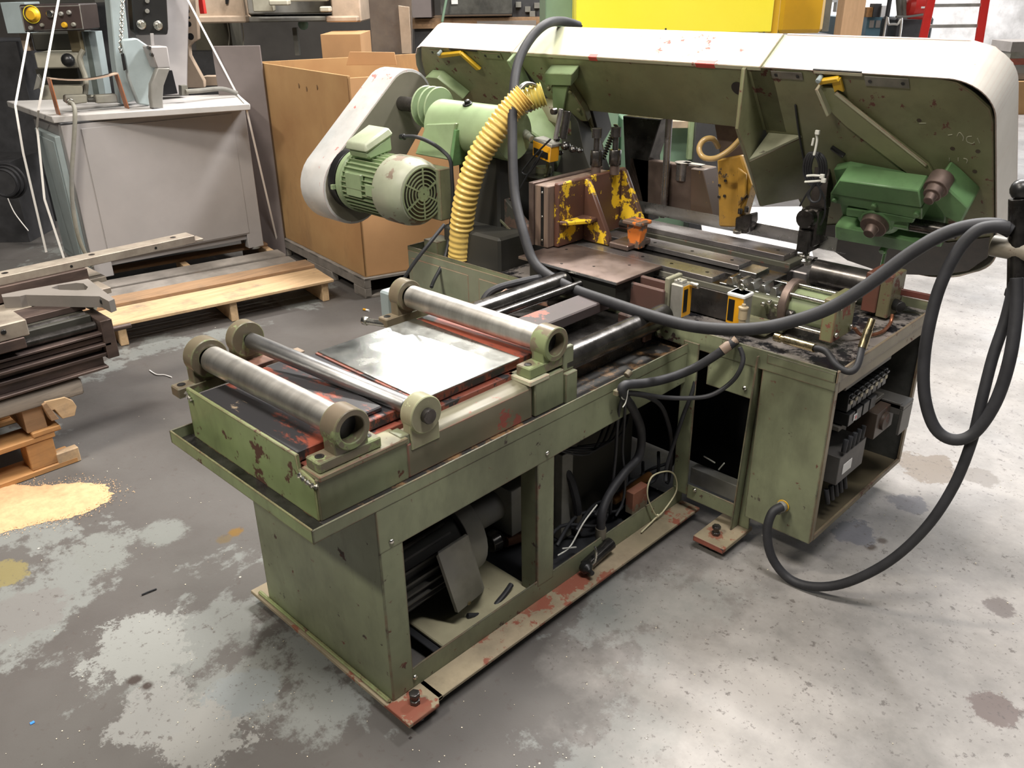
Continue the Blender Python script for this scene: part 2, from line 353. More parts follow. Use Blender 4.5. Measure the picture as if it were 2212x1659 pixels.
def mk_floor():
    s = NT('stained_concrete')
    def blob(c, r, soft):                       # a stain with its own place on the floor
        d = s.n.new('ShaderNodeVectorMath'); d.operation = 'DISTANCE'
        s.l(s.tc, d.inputs[0]); d.inputs[1].default_value = c
        wob = s.math('MULTIPLY', s.math('SUBTRACT', s.noise(5.5, 12, .78, off=c[0]*3), .5), r*4.0)
        return s.ramp(s.math('ADD', d.outputs['Value'], wob), r, r+soft, (1,1,1,1), (0,0,0,1))
    base = s.mix(s.ramp(s.noise(1.3, 6, .6, off=2), .35, .65), (.088,.080,.075), (.115,.109,.102))
    c = base
    # worn pale concrete where the coating has gone
    pn = s.math('ADD', s.noise(1.25, 10, .66, off=31, dist=.25), s.math('MULTIPLY', s.math('SUBTRACT', s.noise(22, 5, .75, off=61), .5), .16))
    c = s.mix(s.ramp(pn, .57, .60), c, (.185,.192,.182))
    sep = s.n.new('ShaderNodeSeparateXYZ'); s.l(s.tc, sep.inputs[0])
    side = s.math('ADD', s.math('ADD', sep.outputs[0], s.math('MULTIPLY', sep.outputs[1], .35)), s.math('MULTIPLY', s.math('SUBTRACT', s.noise(1.1, 7, .65, off=3), .5), 2.2))  # lighter right side: mostly door light put into the floor colour
    c = s.mix(s.ramp(side, .30, .75), c, s.mix(s.ramp(s.noise(2.2, 8, .7, off=13), .4, .65), (.34,.32,.30), (.20,.19,.178)))
    for (px, py, r, col, so) in ((290,1400,.14,(.23,.235,.222),.012), (430,1580,.13,(.23,.228,.215),.012), (330,1540,.09,(.23,.23,.22),.012), (520,1500,.07,(.19,.205,.205),.012), (230,1190,.09,(.18,.187,.175),.02), (60,1320,.10,(.175,.17,.162),.02), (350,1150,.06,(.17,.177,.165),.02)):
        q = P(px, py, z=0); c = s.mix(blob(tuple(q), r, so), c, col)
    for (px, py, r, col) in ((508,1150,.022,(.17,.095,.02)), (485,1165,.02,(.12,.09,.05)), (290,1468,.014,(.05,.038,.033)), (318,1482,.008,(.05,.038,.033)), (20,1240,.06,(.20,.17,.08)), (2000,1010,.10,(.20,.17,.14)), (2110,1030,.05,(.22,.20,.18)), (2160,1530,.06,(.15,.12,.11)), (1880,1180,.012,(.07,.05,.035)), (1905,1168,.009,(.08,.06,.045)), (1850,1150,.07,(.15,.15,.165)), (1960,1090,.05,(.16,.155,.165)), (2160,1310,.04,(.16,.14,.13))):
        q = P(px, py, z=0); c = s.mix(blob(tuple(q), r, .01), c, col)
    sp = s.noise(34, 6, .7, off=7)
    c = s.mix(s.math('MULTIPLY', s.ramp(sp, .61, .66), .7), c, (.085,.072,.066))
    sp2 = s.noise(85, 3, .5, off=17)
    c = s.mix(s.math('MULTIPLY', s.ramp(sp2, .655, .68), .5), c, (.10,.085,.08))
    vo = s.n.new('ShaderNodeTexVoronoi'); vo.inputs['Scale'].default_value = 7; s.l(s.tc, vo.inputs['Vector'])
    c = s.mix(s.ramp(vo.outputs['Distance'], .018, .028, (1,1,1,1), (0,0,0,1)), c, (.62,.58,.5))
    rn = s.noise(2.3, 6, .65, off=41)
    s.set(Base_Color=c, Roughness=s.ramp(rn, .35, .65, (.42,.42,.42,1), (.68,.68,.68,1)))
    s.b.inputs['Specular IOR Level'].default_value = .35
    s.bump(s.noise(26, 8, .7, off=3), .25, .003); return s.m
G['floor'] = mk_floor()
# ================================================================== room
struct(MB().box(-14, 6, -5, 18, -.1, 0).build('floor', G['floor'], bev=0))
# ================================================================== band saw
saw = thing('band_saw', 'large green horizontal metal-cutting band saw standing on the concrete floor in the middle', 'band saw')
g, gb, ga, gl = G['green'], G['green_box'], G['green_arm'], G['green_light']
def part(mb, name, mat, parent=saw, **k): return mb.build(name, mat, parent, **k)
# --- base frame
part(MB().prism([(-.73,0,.03),(0,0,.03),(0,.095,.03),(-.014,.105,.03),(-.014,.12,.03),(-.73,.12,.03)], (0,0,.012)), 'base_plate', G['redbase'])
part(MB().box(-.70,-.088,.006,.018,.042,.052), 'weld_bead', gb, bev=.004)
part(MB().box(-.661,-.087,.020,.026,.042,.60), 'end_panel', G['green'])
part(MB().box(-.665,-.659,.026,.9,.042,.60), 'far_side_panel', g)
po = part(MB().prism([(-.092,.022,.042),(-.086,.022,.042),(-.086,.088,.042),(-.092,.088,.042)], (0,0,.50)), 'post', g)
p2 = part(MB().box(-.092,-.086,.545,.612,.09,.50).box(-.15,-.092,.545,.551,.06,.50), 'post', g)
part(MB().box(-.088,-.014,.105,1.27,.032,.042), 'bottom_flange', G['redbase'])
part(MB().prism([(-.092,.045,.04),(-.092,1.27,.04),(-.092,1.27,.118),(-.092,.11,.104),(-.092,.06,.098)], (.005,0,0)), 'lower_side_rail', g)
part(MB().prism([(-.089,.02,.485),(-.089,1.25,.50),(-.089,1.25,.628),(-.089,.02,.606)], (.004,0,0)), 'upper_side_rail', g)
for y, z in ((.055,.505),(.58,.515),(.09,.075)): 
    part(MB().lathe((-.085,y,z), (1,0,0), [(0,.007),(.003,.007),(.006,.004)], 12), 'rivet', G['chrome'], p2)
part(MB().box(-.66,-.09,.2,1.26,.042,.048), 'floor_pan', G['black'])
part(MB().box(-.655,-.645,.03,1.25,.05,.6), 'back_panel', G['motor'])
# front tray round the feed bed
part(MB().box(-.72,-.085,-.137,1.26,.598,.602), 'tray_floor', G['rusttray'])
part(MB().box(-.72,-.085,-.140,-.135,.597,.632), 'tray_lip_front', gb, bev=.001)
part(MB().box(-.0885,-.084,-.140,1.24,.600,.632), 'tray_lip_side', g, bev=.001)
part(MB().box(-.724,-.719,-.140,1.24,.597,.632), 'tray_lip_back', g, bev=.001)
part(MB().box(-.718,-.09,-.134,-.089,.602,.6035), 'tray_grime', G['blackrod'], bev=0)
# --- feed carriage
part(MB().prism([(-.70,-.088,.602),(-.142,-.088,.602),(-.142,-.088,.698),(-.20,-.088,.708),(-.205,-.088,.742),(-.70,-.088,.742)], (0,.010,0)), 'carriage_end_plate', gb, bev=.002)
part(MB().tube([(-.195,-.09,.70),(-.17,-.092,.697),(-.145,-.09,.693),(-.137,-.082,.69)], .006, 8, 5, rad=lambda t,i: .005+.0025*math.sin(i*2.1)), 'weld_bead', G['chrome'], bev=0)
part(MB().tube([(-.692,-.091,.733),(-.68,-.092,.725),(-.668,-.091,.715)], .005, 8, 5, rad=lambda t,i: .005+.002*math.sin(i*2.1)), 'weld_bead', G['chrome'], bev=0)
part(MB().box(-.148,-.138,-.084,.16,.602,.705), 'carriage_side_plate', g, bev=.002)
part(MB().box(-.20,-.131,-.080,.16,.700,.713), 'carriage_ledge', paint('ledge_olive', (.30,.29,.17), (.36,.33,.2), chip=(.14,.05,.035), amount=.62, edge=1, off=190, dirta=.4), bev=.002)
part(MB().prism([(-.138,.16,.602),(-.138,.16,.688),(-.145,.16,.697),(-.20,.16,.70),(-.20,.16,.602)], (0,.42,0)), 'carriage_side_channel', paint('mauve_green_channel', (.21,.185,.13), (.19,.19,.12), chip=(.30,.09,.07), amount=.62, edge=.8, off=201, scale=10), bev=.003)
part(MB().box(-.70,-.66,-.078,.75,.602,.70), 'carriage_far_channel', g)
part(MB().box(-.26,-.2,-.07,.58,.602,.712), 'carriage_inner_rail', G['red'], bev=.002)
part(MB().prism([(-.215,-.078,.716),(-.215,.74,.716),(-.645,.74,.716),(-.645,-.078,.716)], (0,0,.0255)), 'carriage_table', G['redplate'], bev=.002)
part(MB().box(-.64,-.235,.075,.17,.7415,.755), 'wear_strip', G['redplate'], bev=.003)
part(MB().box(-.64,-.205,.255,.60,.7415,.7455), 'table_pad', G['red'], bev=.001)
part(MB().box(-.638,-.204,.262,.605,.7457,.7485), 'sheet_plate', G['sheet'], bev=.0008)
part(MB().box(-.20,-.132,.585,.70,.602,.706), 'carriage_end_block', g, bev=.003)
part(MB().box(-.155,-.125,.70,.748,.602,.690).box(-.155,-.14,.705,.748,.69,.76), 'carriage_end_stop', g, bev=.002)
part(MB().box(-.215,-.13,.565,.64,.698,.712), 'bearing_pad', G['palegreen'], bev=.002)
def bearing(x0, x1, y, z, ro, ri, base=None, zb=.715, mat=None):
    mb = MB().ringplate((x0,y,z), (1,0,0), ro, ri, x1-x0, 32)
    mb.prism([(x0+.004, y-ro*.93, zb),(x0+.004, y+ro*.93, zb),(x0+.004, y+ro*.93, z),(x0+.004,y+ro*.45,z-ri*1.05),(x0+.004,y-ro*.45,z-ri*1.05),(x0+.004, y-ro*.93, z)], (x1-x0-.012,0,0))
    o = part(mb, 'bearing_block', mat or G['tanring'], bev=.002)
    if base:
        b0, b1, h = base
        part(MB().box(x0-.002, x1-.006, b0, b1, zb, zb+h), 'foot', mat or G['tanring'], o, bev=.003)
        for yy in (b0+.02, b1-.02):
            part(MB().ringplate((.5*(x0+x1)-.005, yy, zb+h), (0,0,1), .0105, .006, .0012, 18), 'bolt_hole_rim', G['darksteel'], o, bev=0)
            part(MB().cyl((.5*(x0+x1)-.005, yy, zb+h), (.5*(x0+x1)-.005, yy, zb+h+.0008), .0062, 12), 'socket', G['blackp'], o, bev=0)
    part(MB().cyl((x0+.006, y, z), (x0+(x1-x0)*.45, y, z), ri*1.02), 'shaft_end', G['blackp'], o)
    return o
b1 = bearing(-.19,-.135,.016,.7885,.047,.031,(-.072,.093,.026),.713)
b2 = bearing(-.168,-.127,.214,.752,.046,.010,None,.672,paint('flaked_bracket', (.27,.31,.17), (.34,.30,.2), chip=(.45,.50,.28), amount=.60, scale=12, off=260, edge=.3))
part(MB().cyl((-.2,.214,.752),(-.113,.214,.752),.0185), 'shaft_end', G['darksteel'], b2)
part(MB().box(-.185,-.140,.145,.172,.690,.715), 'bracket_toe', g, b2)
b3 = bearing(-.19,-.135,.672,.784,.047,.031,(.575,.705,.030),.712)
b4 = bearing(-.745,-.70,-.012,.797,.050,.027,(-.105,.085,.028),.712)
b5 = bearing(-.735,-.70,.100,.815,.047,.012,None,.70)
b6 = bearing(-.745,-.70,.640,.795,.047,.027,(.55,.74,.028),.712)
part(MB().box(-.735,-.66,.03,.16,.745,.757).box(-.70,-.665,.12,.24,.745,.75), 'wear_bracket', G['redmix'])
def roller(a, b, r, mat):
    o = part(MB().lathe(a, V(b)-V(a), [(0,r*.6),(.001,r*.93),(.004,r),((V(b)-V(a)).length-.004,r),((V(b)-V(a)).length-.001,r*.93),((V(b)-V(a)).length,r*.6)], 40), 'roller', mat, bev=0)
    part(MB().cyl(V(a)-(V(b)-V(a)).normalized()*.02, V(a), r*.7), 'collar', G['blackp'], o)
    return o
roller((-.695,-.008,.7955),(-.194,.015,.789),.034,G['roller'])
roller((-.698,.103,.812),(-.196,.213,.753),.0215,G['rollerdark'])
roller((-.695,.642,.793),(-.194,.671,.785),.0345,G['roller'])
# far side switch next to the third roller
o = part(MB().box(-.80,-.75,.60,.66,.70,.80), 'limit_switch', G['bluegrey'], bev=.006)
part(MB().tube([(-.775,.66,.80),(-.74,.69,.87),(-.71,.73,.93),(-.71,.80,.98)], .006), 'cable', G['black'], o)
part(MB().cyl((-.72,.56,.72),(-.80,.54,.715),.010).lathe((-.79,.543,.716),(-1,-.2,0),[(0,.014),(.02,.014)],6), 'grub_bolt', G['chrome'])
# --- guide rods behind carriage
part(MB().box(-.62,-.21,.74,1.24,.604,.66), 'slide_bed', G['darksteel'])
part(MB().cyl((-.175,.72,.705),(-.175,1.22,.705),.036,32), 'guide_rod', G['blackrod'])
part(MB().cyl((-.56,.74,.735),(-.56,1.19,.735),.036,32), 'guide_rod', G['blackrod'])
part(MB().cyl((-.475,.74,.75),(-.475,1.17,.75),.013,20), 'thin_rod', G['blackrod'])
part(MB().box(-.44,-.34,.74,1.16,.70,.735), 'feed_cylinder_bar', paint('black_red_bar', (.06,.05,.05), (.08,.06,.06), chip=(.33,.12,.09), amount=.57, off=302, scale=10), bev=.004)
part(MB().box(-.31,-.20,1.16,1.20,.62,.695).box(-.34,-.21,1.26,1.275,.69,.765).box(-.34,-.21,1.31,1.325,.70,.775), 'feed_casting', paint('oily_red_cast', (.13,.06,.05), (.11,.065,.055), chip=(.05,.04,.035), amount=.58, off=305), bev=.004)
part(MB().prism([(-.66,.86,.66),(-.655,1.0,.70),(-.655,1.0,.735),(-.66,.86,.695)], (.006,0,0)).prism([(-.655,1.0,.70),(-.50,1.04,.70),(-.50,1.04,.735),(-.655,1.0,.735)], (0,.006,0)), 'rust_angle', G['redmix'])
part(MB().tube([(-.60,1.22,.745),(-.65,1.10,.74),(-.70,.98,.72),(-.70,.93,.66),(-.69,.92,.61)], .013), 'short_hose', G['hose'])

# --- cross base under the bow
def pan():
    mb = MB().box(-1.44,.389,1.233,1.96,.640,.650)
    return mb
part(pan(), 'coolant_pan_floor', G['oiltop'])
part(MB().box(-1.44,.389,1.230,1.236,.62,.680), 'pan_lip_front', g, bev=.001)
part(MB().box(.384,.392,1.230,1.965,.645,.680), 'pan_lip_right', paint('tan_lip', (.26,.22,.15), (.20,.18,.11), off=340, amount=.64, edge=.6), bev=.001)
part(MB().box(-1.44,.389,1.96,1.965,.63,.680), 'pan_lip_back', g, bev=.001)
part(MB().box(-1.442,-1.436,1.23,1.965,.52,.682), 'pan_lip_left', g, bev=.001)
part(MB().box(-1.44,-.72,1.228,1.236,.34,.665).box(-1.42,-1.08,1.226,1.229,.40,.635).box(-1.02,-.74,1.226,1.229,.40,.635), 'left_front_panel', paint('greyish_green', (.22,.25,.17), (.27,.28,.2), chip=(.35,.13,.08), amount=.66, off=330, edge=.7), bev=.003)
part(MB().box(-1.40,-.70,1.24,1.9,.04,.64), 'left_base_body', G['motor'])
part(MB().box(-.012,.15,1.231,1.236,.515,.665), 'header_panel', g)
part(MB().lathe((.12,1.231,.545),(0,-1,0),[(0,.008),(.004,.008),(.007,.004)],12), 'rivet', G['chrome'])
part(MB().box(-.10,-.094,1.23,1.29,.10,.64).box(-.10,-.045,1.226,1.232,.10,.64), 'corner_post', g)
part(MB().box(-.045,.134,1.229,1.235,.088,.140), 'brace_bar', g)
part(MB().lathe((-.015,1.229,.13),(0,-1,0),[(0,.008),(.004,.008),(.007,.004)],12), 'rivet', G['chrome'])
part(MB().hexa([(.128,1.222,.045),(.134,1.222,.045),(.134,1.27,.045),(.128,1.27,.045),(.150,1.222,.66),(.156,1.222,.66),(.156,1.27,.66),(.150,1.27,.66)])
   .hexa([(.134,1.262,.045),(.172,1.262,.045),(.172,1.268,.045),(.134,1.268,.045),(.156,1.262,.66),(.172,1.262,.66),(.172,1.268,.66),(.156,1.268,.66)]), 'cabinet_post', g)
f = part(MB().box(.06,.172,1.118,1.29,.030,.045), 'foot_plate', G['redbase'], bev=.002)
part(MB().box(.062,.17,1.115,1.118,.028,.044), 'red_edge', G['red'], f, bev=0)
def leveler(x, y, par, z=.045):
    o = part(MB().hexbolt((x,y,z), (0,0,1), .014, .012).cyl((x,y,z+.01),(x,y,z+.026),.009,14).hexbolt((x,y,z+.022),(0,0,1),.0145,.012), 'levelling_bolt', G['darksteel'], par, bev=.001)
    part(MB().cyl((x,y,.004),(x,y,.03),.011,14).lathe((x,y,0),(0,0,1),[(0,.028),(.006,.028)],16), 'levelling_pad', G['darksteel'], par)
leveler(.11,1.17,f); leveler(-.045,.055,saw,.042)
# control cabinet
cb = part(MB().box(.168,.386,1.232,1.238,.110,.668), 'cabinet_side', g, bev=.002)
part(MB().box(.180,.384,1.229,1.232,.645,.672), 'cabinet_top_flange', g, bev=.001)
part(MB().box(.168,.384,1.238,1.9,.110,.115), 'cabinet_floor', paint('darkened_cabinet_floor', (.10,.085,.05), (.14,.11,.07), off=346, amount=.75))  # dark brown instead of green: interior shade put into the floor colour
part(MB().box(.168,.384,1.238,1.9,.628,.633), 'cabinet_roof', G['cabin'])
part(MB().box(.168,.173,1.238,1.9,.115,.63), 'cabinet_back', paint('cabinet_inside', (.13,.13,.08), (.10,.10,.07), off=350, amount=.75))
part(MB().box(.168,.386,1.895,1.90,.11,.65), 'cabinet_far_side', G['cabin'])
part(MB().box(.380,.388,1.236,1.256,.115,.65).box(.380,.388,1.256,1.90,.112,.130).box(.380,.388,1.882,1.902,.13,.64).box(.380,.388,1.256,1.90,.605,.66), 'cabinet_opening_frame', paint('brown_frame', (.27,.22,.14), (.22,.19,.11), off=352, amount=.66, edge=.5), bev=.001)
eb = part(MB().box(.22,.226,1.28,1.70,.20,.61), 'component_board', G['cabin'])
part(MB().box(.226,.30,1.29,1.61,.575,.60).box(.226,.30,1.29,1.61,.44,.455), 'bracket_rail', plain('dull_bracket', (.15,.14,.12), .5, .3), eb)
for i in range(8):
    part(MB().box(.226,.31,1.30+i*.035,1.328+i*.035,.505,.56).box(.31,.318,1.304+i*.035,1.324+i*.035,.548,.556), 'terminal_relay', G['blackp'], eb)
for i in range(8):
    part(MB().box(.311,.316,1.306+i*.035,1.319+i*.035,.528,.542), 'wire_marker', plain('ivory_marker%d' % i, (.42,.38,.28), .6), eb)
for i in range(4):
    part(MB().box(.226,.32,1.30+i*.05,1.34+i*.05,.460,.500), 'contactor', G['blackp'], eb)
part(MB().box(.32,.323,1.33,1.352,.468,.490), 'warning_label', G['paper'], eb)
part(MB().box(.323,.324,1.338,1.346,.474,.484), 'warning_mark', G['redp'], eb)
part(MB().box(.226,.36,1.60,1.615,.40,.44).box(.226,.37,1.60,1.68,.42,.435).box(.36,.37,1.60,1.68,.33,.42), 'transformer_bracket', plain('grey_bracket', (.12,.115,.105), .45, .4), eb)
part(MB().cyl((.26,1.56,.385),(.34,1.56,.385),.03,20).box(.24,.33,1.50,1.64,.34,.43), 'transformer', paint('brown_coil', (.07,.045,.035), off=360), eb)
part(MB().box(.226,.33,1.26,1.44,.28,.375), 'inverter_box', G['relaymat'], eb)
part(MB().box(.33,.332,1.29,1.35,.305,.340), 'white_label', G['paper'], eb)
for i in range(5): part(MB().cyl((.30,1.27+i*.03,.25),(.31,1.275+i*.03,.20),.008,8), 'wire', G['black'], eb)
for i in range(5): part(MB().cyl((.33,1.275+i*.03,.39),(.33,1.28+i*.03,.43),.008,8), 'wire', G['black'], eb)
eb.location = (.06, .09, -.015)
gq = P(1692,1092,y=1.229)
part(MB().lathe(gq,(0,-1,0),[(0,.0195),(.002,.0195)],20), 'gland_ring', G['yellow2'])
part(MB().lathe(gq,(0,-1,0),[(.003,.0175),(.018,.0175),(.019,.0145),(.04,.0145)],8), 'cable_gland', plain('grey_gland', (.20,.20,.18), .4))
# --- bed under vise
part(MB().box(-.80,-.05,1.42,1.98,.655,.745), 'vise_bed', G['green_light' if 0 else 'darksteel'])
bedm = paint('grey_green_bed', (.20,.20,.16), (.25,.24,.20), chip=(.12,.10,.08), amount=.64, off=371, dirta=.4)
part(MB().box(-.35,-.06,1.430,1.44,.735,.762).box(-.35,-.335,1.430,1.44,.655,.735).box(-.075,-.06,1.430,1.44,.655,.735), 'bed_window_frame', bedm, bev=.002)
part(MB().box(-.335,-.12,1.440,1.445,.655,.735), 'bed_window_back', plain('teal_shadow_panel', (.10,.15,.15), .5, .3))  # shade behind the window is put into this dark teal
part(MB().box(-.06,.115,1.435,1.56,.655,.757), 'rack_housing', paint('oily_olive', (.19,.20,.125), (.15,.155,.10), chip=(.06,.05,.04), amount=.60, off=375, scale=9), bev=.004)
rk = part(MB().box(-.13,.105,1.455,1.50,.745,.764), 'feed_rack', G['steel'])
for i in range(6):
    x = -.105+i*.038
    part(MB().prism([(x,1.452,.764),(x+.028,1.452,.764),(x+.021,1.452,.790),(x+.007,1.452,.790)], (0,.055,0)), 'rack_tooth', G['steel'], rk)
part(MB().box(-.755,-.145,1.435,1.515,.762,.780), 'vise_rail', G['railtop'], bev=.0015)
part(MB().box(-.755,-.02,1.575,1.70,.70,.757), 'rail_base', G['darksteel'])
part(MB().box(-.755,-.15,1.605,1.688,.762,.780), 'vise_rail', G['railtop'], bev=.0015)
part(MB().box(-.145,-.08,1.60,1.688,.735,.768), 'rail_step', G['steel'], bev=.0015)
part(MB().box(-.06,.10,1.63,1.65,.72,.750), 'bright_bar', G['steel'])
part(MB().box(-.84,-.09,1.80,1.90,.762,.782), 'vise_rail', G['railtop'], bev=.0015)
part(MB().box(-.84,-.06,1.79,1.92,.66,.762), 'rail_base', paint('oily_green_rail', (.10,.10,.075), (.07,.07,.055), off=379, amount=.6))
for (x, y) in ((-.19,1.475),(-.33,1.475),(-.45,1.475),(-.2,1.645),(-.36,1.645),(-.52,1.645),(-.14,1.85)):
    part(MB().cyl((x,y,.7785),(x,y,.7812 if y < 1.7 else .7832),.006,12), 'bolt_hole', G['blackp'], bev=0)
# loose table plate
part(MB().box(-.772,-.337,1.186,1.43,.772,.782), 'table_plate', G['brown'], bev=.0015)
part(MB().box(-.770,-.339,1.1855,1.1862,.773,.781), 'bright_plate_edge', G['steel'], bev=0)
for (x, y) in ((-.70,1.36),(-.50,1.27),(-.42,1.36),(-.60,1.22)): part(MB().cyl((x,y,.781),(x,y,.7826),.005,12), 'plate_hole', G['blackp'], bev=0)
part(MB().box(-.74,-.36,1.21,1.42,.68,.772), 'plate_support', G['motor'])
# --- clamp cylinders on the right
cy = part(MB().lathe((.135,1.46,.750),(1,0,0),[(0,.053),(.115,.053)],36), 'clamp_cylinder', paint('cyl_green', (.33,.40,.22), (.27,.33,.18), off=383, amount=.7, rough=.3), bev=0)
fp = [(.112, 1.46+.075*math.cos(a), .752+.078*math.sin(a)) for a in [math.radians(k) for k in (-50,-15,15,40,65,90,115,140,165,195,230)]]
part(MB().prism(fp, (.026,0,0)), 'front_flange', G['brown'], cy, bev=.003)
part(MB().box(.250,.290,1.395,1.525,.685,.815), 'end_block', paint('flaked_end', (.25,.26,.13), (.2,.2,.1), chip=(.22,.07,.05), amount=.56, off=385, scale=9, edge=.5), cy, bev=.003)
for (dy, dz) in ((-.048,.045),(.048,.045),(-.052,-.048),(.05,-.05),(0,.062)):
    part(MB().cyl((.13,1.46+dy,.752+dz),(.255,1.46+dy,.752+dz),.006,12), 'tie_rod', G['chrome'], cy)
    part(MB().hexbolt((.290,1.46+dy*.95,.752+dz*.9),(1,0,0),.009,.008), 'nut', G['chrome'], cy)
part(MB().hexbolt((.142,1.398,.742),(1,0,0),.013,.022), 'flange_bolt', G['darksteel'], cy)
cy2 = part(MB().cyl((.02,1.82,.742),(.24,1.82,.742),.045,32), 'rear_cylinder', G['darksteel'], bev=0)
part(MB().box(.215,.262,1.76,1.88,.67,.80), 'end_block', paint('red_brown_block', (.16,.05,.035), (.13,.06,.04), off=389, amount=.62), cy2, bev=.003)
part(MB().box(.262,.300,1.765,1.87,.66,.80), 'valve_block', paint('olive_block', (.17,.15,.08), off=391, amount=.6), cy2, bev=.003)
part(MB().cyl((.30,1.81,.70),(.33,1.79,.70),.018,12), 'elbow', G['blackp'], cy2)
part(MB().tube([(.325,1.74,.69),(.33,1.72,.665),(.335,1.64,.66),(.31,1.57,.665),(.30,1.52,.70)], .0055), 'copper_pipe', G['copper'], cy2)
part(MB().beam((.29,1.85,.73),(.38,1.90,.715),.012,.02), 'red_bracket', paint('maroon', (.14,.03,.02), off=393), cy2)
# brass hose tail and short hose loop
q = lambda a,b,y: P(a,b,y=y)
va = part(MB().box(-.03,.10,1.36,1.42,.662,.70), 'valve_body', paint('olive_valve', (.28,.27,.16), (.2,.2,.12), off=395, amount=.6), bev=.006)
a_, b_ = q(1675,728,1.33), q(1760,752,1.30)
part(MB().lathe(a_, b_-a_, [(0,.013),(.02,.013),(.021,.010),(.035,.010),(.036,.0125),((b_-a_).length,.0125)], 14), 'brass_fitting', G['brass'], va, bev=0)
c_, d_ = q(1884,690,1.38), q(1862,752,1.33)
part(MB().lathe(c_, d_-c_, [(0,.010),(.03,.010),(.031,.012),((d_-c_).length,.012)], 14), 'brass_fitting', G['brass'], va, bev=0)
part(MB().tube([b_, q(1785,760,1.29), q(1808,790,1.26), q(1835,803,1.25), q(1852,790,1.27), d_], .0095, 12), 'hydraulic_hose', G['hose'], va)
# valve switches with orange faces
def micro(c, M_, label_side):
    pass
s1 = part(MB().box(-.205,-.160,1.29,1.345,.675,.785), 'limit_switch', G['lamp'], bev=.004)
part(MB().box(-.160,-.1585,1.294,1.341,.680,.780), 'orange_face', G['label'], s1, bev=0)
part(MB().box(-.1585,-.157,1.298,1.318,.695,.770), 'dark_nameplate', G['blackp'], s1, bev=0)
part(MB().box(-.20,-.17,1.30,1.33,.785,.795).cyl((-.185,1.305,.785),(-.185,1.305,.80),.006,10), 'top_lug', G['lamp'], s1)
part(MB().box(-.225,-.207,1.285,1.36,.655,.80), 'mount_plate', plain('olive_plate', (.28,.27,.19), .5), s1, bev=.003)
part(MB().cyl((-.16,1.335,.78),(-.13,1.335,.78),.009,12), 'roller_lever', G['chrome'], s1)
e0, e1, e2, e3 = P(1452,690,y=1.30), P(1450,718,y=1.28), P(1462,735,y=1.26), P(1484,742,y=1.25)
part(MB().tube([e0,e1,e2,e3], .0135, 14), 'conduit_elbow', G['chrome'], s1)
part(MB().lathe(e3-(e3-e2)*.3, e3-e2, [(0,.018),(.008,.018),(.009,.016),(.022,.016)], 8), 'elbow_nut', G['chrome'], s1)
s2 = part(MB().box(-.006,.050,1.30,1.35,.700,.800), 'limit_switch', G['lamp'], bev=.004)
part(MB().box(-.004,.048,1.2985,1.30,.704,.790), 'orange_face', G['label'], s2, bev=0)
part(MB().box(.000,.020,1.297,1.2985,.712,.780), 'dark_nameplate', G['blackp'], s2, bev=0)
part(MB().box(-.008,.052,1.296,1.352,.788,.800), 'white_cap', G['paper'], s2, bev=.003)
part(MB().ringplate((.018,1.33,.81),(0,1,0),.012,.006,.01,12), 'lifting_eye', G['chrome'], s2)
part(MB().lathe((.058,1.285,.705),(0,0,1),[(0,.010),(.028,.0105),(.029,.013),(.06,.013),(.061,.015),(.066,.015),(.068,.006),(.075,.006)],16), 'oiler_cup', plain('tan_cup', (.42,.34,.22), .4), s2, bev=0)
# set bolts, rods beside the rack housing
for (a,b) in ((1652,655),(1665,652),(1680,660)):
    qq = P(a,b,y=1.43); part(MB().hexbolt(qq,(0,-1,0),.008,.016), 'set_screw', G['chrome'])
# --- front (in-feed) vise, worn yellow
vz = G['vise']
def vq(px, py, y=None, x=None): return P(px, py, x=x, y=y)
fj = part(MB().prism([(-.838,1.31,.785),(-.838,1.31,1.010),(-.838,1.70,1.010),(-.838,1.70,.785)], (.022,0,0)), 'jaw_face', G['brown'], bev=.002)
part(MB().prism([(-.815,1.318,.785),(-.815,1.318,1.003),(-.815,1.68,1.003),(-.815,1.68,.785)], (.062,0,0)), 'jaw_backing', wood('striped_jaw', (.24,.165,.12), (.13,.09,.07), 2, 1, .2), fj, bev=.002)
part(MB().box(-.785,-.772,1.3165,1.319,.79,1.0), 'jaw_slot', G['blackp'], fj, bev=0)
for z in (.81,.895,.98): part(MB().cyl((-.778,1.3175,z),(-.778,1.314,z),.0045,10), 'jaw_screw', G['chrome'], fj)
part(MB().prism([(-.752,1.348,.785),(-.752,1.348,1.012),(-.752,1.735,1.012),(-.752,1.735,.785)], (.022,0,0)), 'vise_plate', vz, bev=.004)
for y0 in (1.486, 1.70):
    part(MB().prism([(-.73,y0,.785),(-.73,y0,1.008),(-.715,y0,1.008),(-.612,y0,.815),(-.612,y0,.785)], (0,.022,0)), 'vise_gusset', vz, bev=.003)
part(MB().prism([(-.73,1.352,.866),(-.73,1.486,.866),(-.665,1.486,.866),(-.66,1.44,.866),(-.70,1.365,.866)], (0,0,.014)), 'vise_web', vz, bev=.003)
part(MB().box(-.605,-.52,1.48,1.62,.783,.803), 'vise_foot', G['brown'], bev=.004)
part(MB().cyl((-.60,1.54,.86),(-.50,1.54,.86),.014,16), 'screw_boss', G['darksteel'])
part(MB().prism([(-.55,1.52,.785),(-.50,1.52,.785),(-.49,1.52,.88),(-.56,1.52,.88)], (0,.035,0)).box(-.565,-.485,1.50,1.57,.872,.885), 'orange_clamp', paint('orange_worn', (.16,.11,.08), (.2,.13,.1), chip=(.72,.20,.03), amount=.50, scale=9, off=401), bev=.003)
